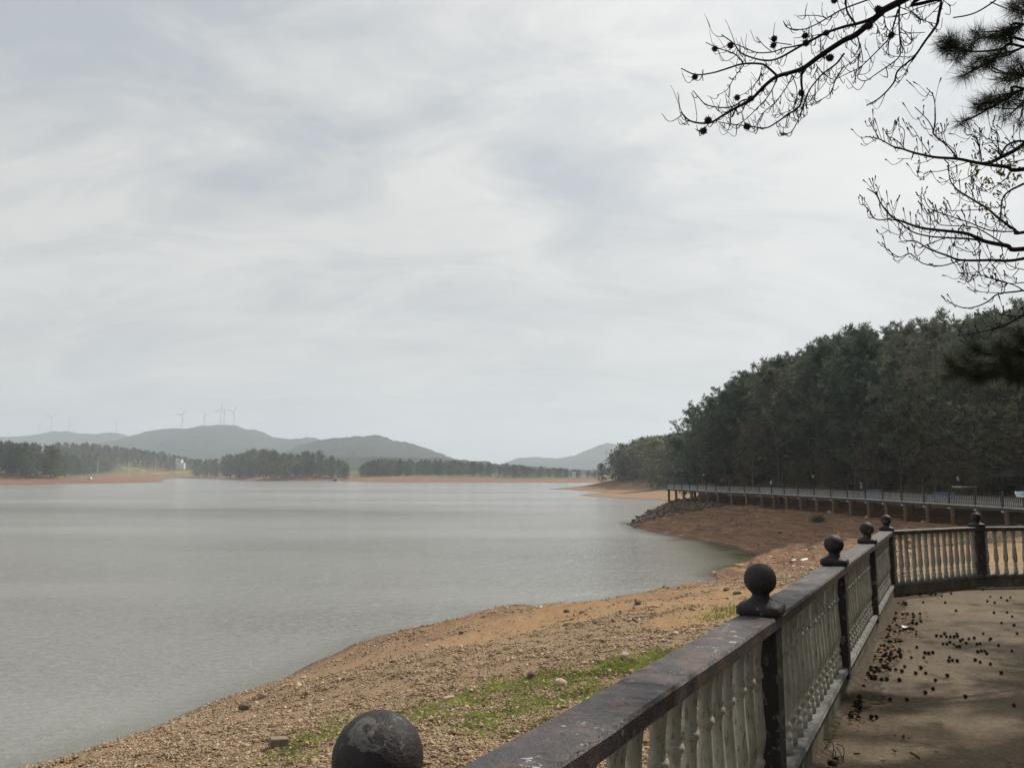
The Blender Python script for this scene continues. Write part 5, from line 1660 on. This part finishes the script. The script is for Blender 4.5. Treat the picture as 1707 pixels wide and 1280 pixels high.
# trees standing right of the terrace, outside the picture; they shade the floor
GPINES = [tree_proto(600 + i, 'pine', 13, 42, 105, ('bark', 'needles'), .36, .25, .46) for i in range(2)]
gr = []
rr = random.Random(4)
trunks_ = (gum_base, bud_base, pine_base)
for _ in range(9000):
    h = rr.uniform(11, 16)
    if rr.random() < .88:                       # in front and to the right, between the terrace and the sun
        x, y = rr.uniform(7.5, 26), rr.uniform(1.0, 22); wd = .62
        if (x - h * .27) / y < .70: continue
    else:                                      # beside and behind the viewpoint
        x, y = rr.uniform(.8, 13), rr.uniform(-11, -2.6); wd = .95
        if y > -.34 * h + 1.6 and x < 6: continue
    if len(gr) >= 66: break
    if all((x - a) ** 2 + (y - b_) ** 2 > 2.1 ** 2 for a, b_, _h, _w in gr) and all((x - p_.x) ** 2 + (y - p_.y) ** 2 > 1.0 for p_ in trunks_): gr.append((x, y, h, wd))
for i, (x, y, h, wd) in enumerate(gr):
    place_tree(GPINES[i % 2], x, y, h, 'pine of the grove standing right of the terrace' if y > 0 else 'pine of the grove overhanging the near end of the terrace', 'pines right of the terrace', z=floor_z(x, y) if y < 13 else None, wide=wd)

# ------------------------------------------------------------------ fallen seed balls, leaves and scraps on the terrace
zf = lambda a: (1400 + a[0] * .2578, 950 + a[1] * .2578)


def floor_hit(px, py, up=0.0):
    o = Vector((0, 0, CAMZ)); r_ = P(px, py, 1.0) - o
    f0 = floor_z(0, 0) + up
    t = (f0 - CAMZ) / (r_.z - SL * r_.y)
    return o + r_ * t


SING = [(540, 215), (682, 217), (752, 270), (660, 175), (720, 157), (765, 130), (805, 118), (850, 118), (895, 113), (925, 133), (973, 177), (1043, 184), (1103, 183), (955, 208), (1002, 217), (1083, 203), (998, 282), (1082, 280),
        (1115, 306), (1047, 348), (1127, 364), (1147, 418), (928, 418), (625, 433), (655, 435), (678, 420), (690, 437), (715, 440), (740, 440), (757, 420), (762, 437), (795, 455), (780, 465), (835, 452), (870, 448), (668, 485),
        (693, 487), (712, 475), (737, 488), (757, 500), (775, 503), (817, 480), (888, 487), (908, 482), (970, 457), (978, 449), (1027, 495), (1113, 530), (893, 537), (916, 530), (937, 530), (950, 548), (498, 507), (552, 545),
        (575, 548), (602, 543), (543, 573), (463, 573), (710, 572), (706, 597), (730, 592), (760, 597), (876, 590), (908, 603), (975, 615), (525, 643), (420, 632), (362, 653), (402, 664), (491, 677), (556, 675), (696, 692),
        (619, 720), (386, 721), (306, 715), (270, 716), (603, 778), (554, 803), (326, 847), (434, 846), (155, 760), (77, 755), (813, 829), (1126, 885), (22, 1050), (205, 963), (236, 962), (1045, 675)]
PILE = [(380, 640, 120, 172, 34), (350, 450, 205, 240, 14), (370, 560, 285, 345, 26), (280, 520, 345, 430, 30), (290, 430, 440, 480, 13), (190, 410, 500, 580, 32), (150, 340, 590, 665, 30), (110, 250, 675, 715, 12), (10, 150, 835, 970, 22), (-60, 0, 1240, 1275, 5)]
NEARP = PXY[1:7]


def inside_terrace(q):
    if not in_poly(np.array([q.x]), np.array([q.y]), TERR)[0]: return False
    dm = min(float(seg_dist(np.array([q.x]), np.array([q.y]), PXY[i], PXY[i + 1])[0][0]) for i in range(7))
    return dm > .15


def drop(q, label, group):
    o = link('fallen_seed_ball', R.choice(SB), None)
    k = R.uniform(.85, 1.15)
    o.location = q + Vector((0, 0, .0155 * k)); o.scale = (k,) * 3; o.rotation_euler = (R.uniform(0, 6), R.uniform(0, 6), R.uniform(0, 6))
    tag(o, label, 'seed ball', group)


for a in SING:
    q = floor_hit(*zf(a))
    if inside_terrace(q): drop(q, 'dark spiky seed ball lying loose on the open terrace floor', 'loose fallen seed balls')
lv = []
for x0, x1, y0, y1, k in PILE:
    for _ in range(k):
        for _t in range(10):
            q = floor_hit(*zf((R.uniform(x0 - 45, x1 - 15), R.uniform(y0, y1))))
            if inside_terrace(q): break
        else: continue
        drop(q + Vector((0, 0, R.choice((0, 0, .004, .014)))), 'dark spiky seed ball in the drift of leaves along the curb', 'drifted fallen seed balls')
    for _ in range(k * 12):
        q = floor_hit(*zf((R.gauss((x0 + x1) / 2 - 40, (x1 - x0) / 2.6), R.gauss((y0 + y1) / 2, (y1 - y0) / 3))))
        if inside_terrace(q): lv.append(q)
for _ in range(36):
    q = floor_hit(*zf((R.uniform(0, 1191), R.uniform(120, 1280))))
    if inside_terrace(q): lv.append(q)
V, Fq = [], []
for q in lv:
    a = R.uniform(0, 6.28); L = R.uniform(.012, .032); w = L * R.uniform(.25, .45); c_, s_ = math.cos(a), math.sin(a); cu = R.uniform(.1, .6) * L
    b0 = len(V); z0 = q.z + R.uniform(.003, .014)
    for u, v_, h_ in ((-L, 0, cu), (0, -w, 0), (L, 0, cu), (0, w, 0)):
        V.append((q.x + u * c_ - v_ * s_, q.y + u * s_ + v_ * c_, z0 + h_ + R.uniform(0, .004)))
    Fq += [(b0, b0 + 1, b0 + 2), (b0, b0 + 2, b0 + 3)]
tag(link('fallen_leaves', np_mesh('fallen_leaves', V, Fq), M['leaf']), 'dry brown leaves drifted along the curb', kind='stuff')
# soil drifted against the foot of the curb
V, Fq = [], []
cpath = []
for i in range(1, 6):
    for j in range(90):
        cpath.append((PXY[i].lerp(PXY[i + 1], j / 90), (PXY[i + 1] - PXY[i]).normalized()))
for k_, (p_, d_) in enumerate(cpath):
    nr_ = Vector((d_.y, -d_.x)); g_ = k_ / 90
    wd = .04 + .42 * max(0, float(fbm(np.array([g_ * 2.6]), np.array([.3]), 71, 6)) - .36) * 2.2 * min(1, .3 + g_ * .5)
    for m_ in range(5):
        q = p_ + nr_ * (.061 + wd * m_ / 4 * (1 + .12 * R.uniform(-1, 1) * (m_ > 2)))
        V.append((q.x, q.y, floor_z(q.x, q.y) + .004 + .016 * (1 - m_ / 4) ** 1.5))
    if k_:
        for m_ in range(4): b0 = (k_ - 1) * 5 + m_; Fq.append((b0, b0 + 1, b0 + 6, b0 + 5))
mdirt = simple('drifted_soil', (.075, .060, .044), .95, .6, 26, .1, bumpd=.01)
tag(link('drifted_soil', np_mesh('drifted_soil', V, Fq), mdirt), 'dark soil and grit drifted against the foot of the curb', kind='stuff')
q = floor_hit(*zf((428, 383)))
mb = MB(); mb.rings([[(-.035, -.02, 0), (.035, -.018, .004), (.032, .02, 0), (-.03, .022, .006)], [(-.034, -.019, .004), (.033, -.016, .012), (.03, .019, .003), (-.029, .02, .016)]])
o = mb.build('paper_scrap', M['paper']); o.location = q + Vector((0, 0, .018)); o.scale = (1.3, 1.3, 1.6); tag(o, 'bright white paper scrap among the seed balls by the curb', 'litter')
mb = MB()
zq = lambda a: (1280 + a[0] * .25, 960 + a[1] * .25)
for t_ in ([(345, 1090), (400, 1130), (440, 1165), (430, 1210), (400, 1250)], [(460, 1130), (500, 1170), (510, 1210), (500, 1240)], [(440, 1165), (455, 1220), (450, 1260)], [(370, 1170), (410, 1145), (400, 1130)], [(400, 1235), (450, 1250), (510, 1240)]):
    c = [floor_hit(*zq(a)) + Vector((0, 0, .008 + .03 * math.sin(i * 1.1))) for i, a in enumerate(t_)]
    mb.tube(catmull(c, 4), .0028, 5)
tag(mb.build('fallen_twig', M['darktwig']), 'thin dark branched twig lying on the terrace floor by the curb', 'twig')
for pts_, lab in (([(455, 1183), (490, 1200), (515, 1222)], 'short curved twig alone on the open floor at the bottom'), ([(90, 1190), (130, 1190)], 'tiny straight twig on the open floor near the bottom')):
    mb = MB(); mb.tube(catmull([floor_hit(*zf(a)) + Vector((0, 0, .006)) for a in pts_], 4), .004, 5)
    tag(mb.build('fallen_twig', M['darktwig']), lab, 'twig')
q = floor_hit(*zf((398, 1097)))
T = quads(np.array([(R.gauss(0, .012), R.gauss(0, .012), abs(R.gauss(.012, .008))) for _ in range(14)]), np.full(14, .016), rs, 1)
o = link('dry_leaf', tri_mesh('dry_leaf', T), M['leaf']); o.location = q + Vector((0, 0, .004)); tag(o, 'crumpled dark dry leaf alone on the open terrace floor', 'leaf')

# ------------------------------------------------------------------ air, sun, sky
mb = MB(); mb.box((0, 0, 173), (11800, 11800, 354))
m, nt, b = newmat('haze_air')
nt.nodes.remove(b)
pv = N(nt, 'ShaderNodeVolumePrincipled'); pv.inputs['Density'].default_value = 0.00024; pv.inputs['Color'].default_value = (.75, .845, .95, 1); pv.inputs['Anisotropy'].default_value = .25
nt.links.new(pv.outputs[0], nt.nodes['Material Output'].inputs['Volume'])
tag(mb.build('haze', m), kind='stuff')

sd_ = bpy.data.lights.new('sun', 'SUN'); sd_.energy = 4.6; sd_.angle = math.radians(.7); sd_.color = (1, .93, .82)
sun = bpy.data.objects.new('sun', sd_); C.objects.link(sun)
sun.rotation_euler = SUN_DIR.to_track_quat('Z', 'Y').to_euler()

w = bpy.data.worlds.new('World'); bpy.context.scene.world = w; w.use_nodes = True
nt = w.node_tree; bg = nt.nodes['Background']; bg.inputs['Strength'].default_value = .1
sky = N(nt, 'ShaderNodeTexSky', sky_type='NISHITA'); sky.sun_disc = False; sky.sun_elevation = SUN_EL; sky.sun_rotation = SUN_AZ
sky.air_density = 1.2; sky.dust_density = 2.5
g = N(nt, 'ShaderNodeTexCoord').outputs['Generated']
nv = N(nt, 'ShaderNodeVectorMath', operation='NORMALIZE'); nt.links.new(g, nv.inputs[0])
sx = N(nt, 'ShaderNodeSeparateXYZ'); nt.links.new(nv.outputs[0], sx.inputs[0])
ZOFF = .42
zc = math_(nt, 'ADD', math_(nt, 'MAXIMUM', sx.outputs['Z'], 0.0), ZOFF)
cx = math_(nt, 'DIVIDE', sx.outputs['X'], zc); cy = math_(nt, 'DIVIDE', sx.outputs['Y'], zc)
cv = N(nt, 'ShaderNodeCombineXYZ'); nt.links.new(cx, cv.inputs[0]); nt.links.new(cy, cv.inputs[1])


def smap(rot, sc, loc=(0, 0, 0)):
    m_ = N(nt, 'ShaderNodeMapping'); m_.inputs['Rotation'].default_value = (0, 0, rot); m_.inputs['Scale'].default_value = sc; m_.inputs['Location'].default_value = loc
    nt.links.new(cv.outputs[0], m_.inputs['Vector']); return m_.outputs['Vector']


c1 = noise(nt, smap(.5, (1, 1.1, 1), (3.1, 1.7, 0)), 2.0, 5, .5, .5)       # broad thin patches
c2 = noise(nt, smap(-.55, (.8, 1.7, 1), (1.3, 5.2, 0)), 4.2, 8, .62, 1.0)     # fibres
c3 = noise(nt, smap(-.3, (1, 1, 1), (7, 2, 0)), 11.0, 7, .62, .6)
wv = N(nt, 'ShaderNodeTexNoise'); wv.inputs['Scale'].default_value = 2.6; wv.inputs['Detail'].default_value = 6; wv.inputs['Roughness'].default_value = .6
nt.links.new(cv.outputs[0], wv.inputs['Vector'])
wcen = N(nt, 'ShaderNodeVectorMath', operation='MULTIPLY_ADD'); nt.links.new(wv.outputs['Color'], wcen.inputs[0]); wcen.inputs[1].default_value = (.55, .55, 0); nt.links.new(cv.outputs[0], wcen.inputs[2])


def opening(px, py, rx, ry, rot):
    """a thin place in the cloud veil, in the cloud plane's own coordinates"""
    d_ = (P(px, py, 1) - Vector((0, 0, CAMZ))).normalized()
    m_ = N(nt, 'ShaderNodeMapping', vector_type='TEXTURE'); m_.inputs['Location'].default_value = (d_.x / (d_.z + ZOFF) + .275, d_.y / (d_.z + ZOFF) + .275, 0)
    m_.inputs['Rotation'].default_value = (0, 0, rot); m_.inputs['Scale'].default_value = (rx, ry, 1)
    nt.links.new(wcen.outputs[0], m_.inputs['Vector'])
    ln = N(nt, 'ShaderNodeVectorMath', operation='LENGTH'); nt.links.new(m_.outputs[0], ln.inputs[0])
    r_ = N(nt, 'ShaderNodeMapRange', interpolation_type='SMOOTHSTEP'); r_.inputs[1].default_value = .25; r_.inputs[2].default_value = 1.15; r_.inputs[3].default_value = 1; r_.inputs[4].default_value = 0
    nt.links.new(ln.outputs['Value'], r_.inputs[0]); return r_.outputs[0]


op_ = math_(nt, 'MAXIMUM', opening(120, 30, .44, .22, .15), math_(nt, 'MULTIPLY', opening(860, 240, .26, .26, .3), .8))
op_ = math_(nt, 'MAXIMUM', op_, math_(nt, 'MULTIPLY', opening(520, 290, .34, .09, .0), .6))
op_ = math_(nt, 'MAXIMUM', op_, math_(nt, 'MULTIPLY', opening(780, 515, .42, .07, .0), .5))
cov = math_(nt, 'ADD', math_(nt, 'MULTIPLY', c1, .45), math_(nt, 'ADD', math_(nt, 'MULTIPLY', c2, .42), math_(nt, 'MULTIPLY', c3, .13)))
thin = ramp(nt, math_(nt, 'SUBTRACT', cov, math_(nt, 'MULTIPLY', op_, .18)), [(.30, 1.0), (.42, .45), (.54, 0.0)])
hi = N(nt, 'ShaderNodeMapRange'); hi.inputs[1].default_value = .06; hi.inputs[2].default_value = .34; nt.links.new(sx.outputs['Z'], hi.inputs[0])
thin = math_(nt, 'MULTIPLY', thin, hi.outputs[0])
veil = ramp(nt, math_(nt, 'ADD', math_(nt, 'MULTIPLY', c2, .6), math_(nt, 'MULTIPLY', c1, .4)), [(.34, (5.95, 6.02, 6.02)), (.66, (7.4, 7.36, 7.2))])
gap = mix(nt, .06, (4.5, 4.88, 5.3), sky.outputs[0])
col = mix(nt, math_(nt, 'MULTIPLY', thin, .9), veil, gap)
# forward scatter round the veiled sun
dt = N(nt, 'ShaderNodeVectorMath', operation='DOT_PRODUCT'); nt.links.new(nv.outputs[0], dt.inputs[0]); dt.inputs[1].default_value = SUN_DIR
gl = math_(nt, 'POWER', math_(nt, 'MAXIMUM', dt.outputs['Value'], 0.0), 5.0)
col = mix(nt, 1.0, col, mix(nt, gl, (0, 0, 0), (3.5, 3.6, 3.65)), 'ADD')
nt.links.new(col, bg.inputs['Color'])

sc = bpy.context.scene
sc.view_settings.view_transform = 'Standard'; sc.view_settings.look = 'None'; sc.view_settings.exposure = 0; sc.view_settings.gamma = 1
sc.cycles.use_denoising = True
sc.cycles.max_bounces = 6; sc.cycles.diffuse_bounces = 3; sc.cycles.glossy_bounces = 3; sc.cycles.transmission_bounces = 3; sc.cycles.volume_bounces = 1
sc.cycles.transparent_max_bounces = 8
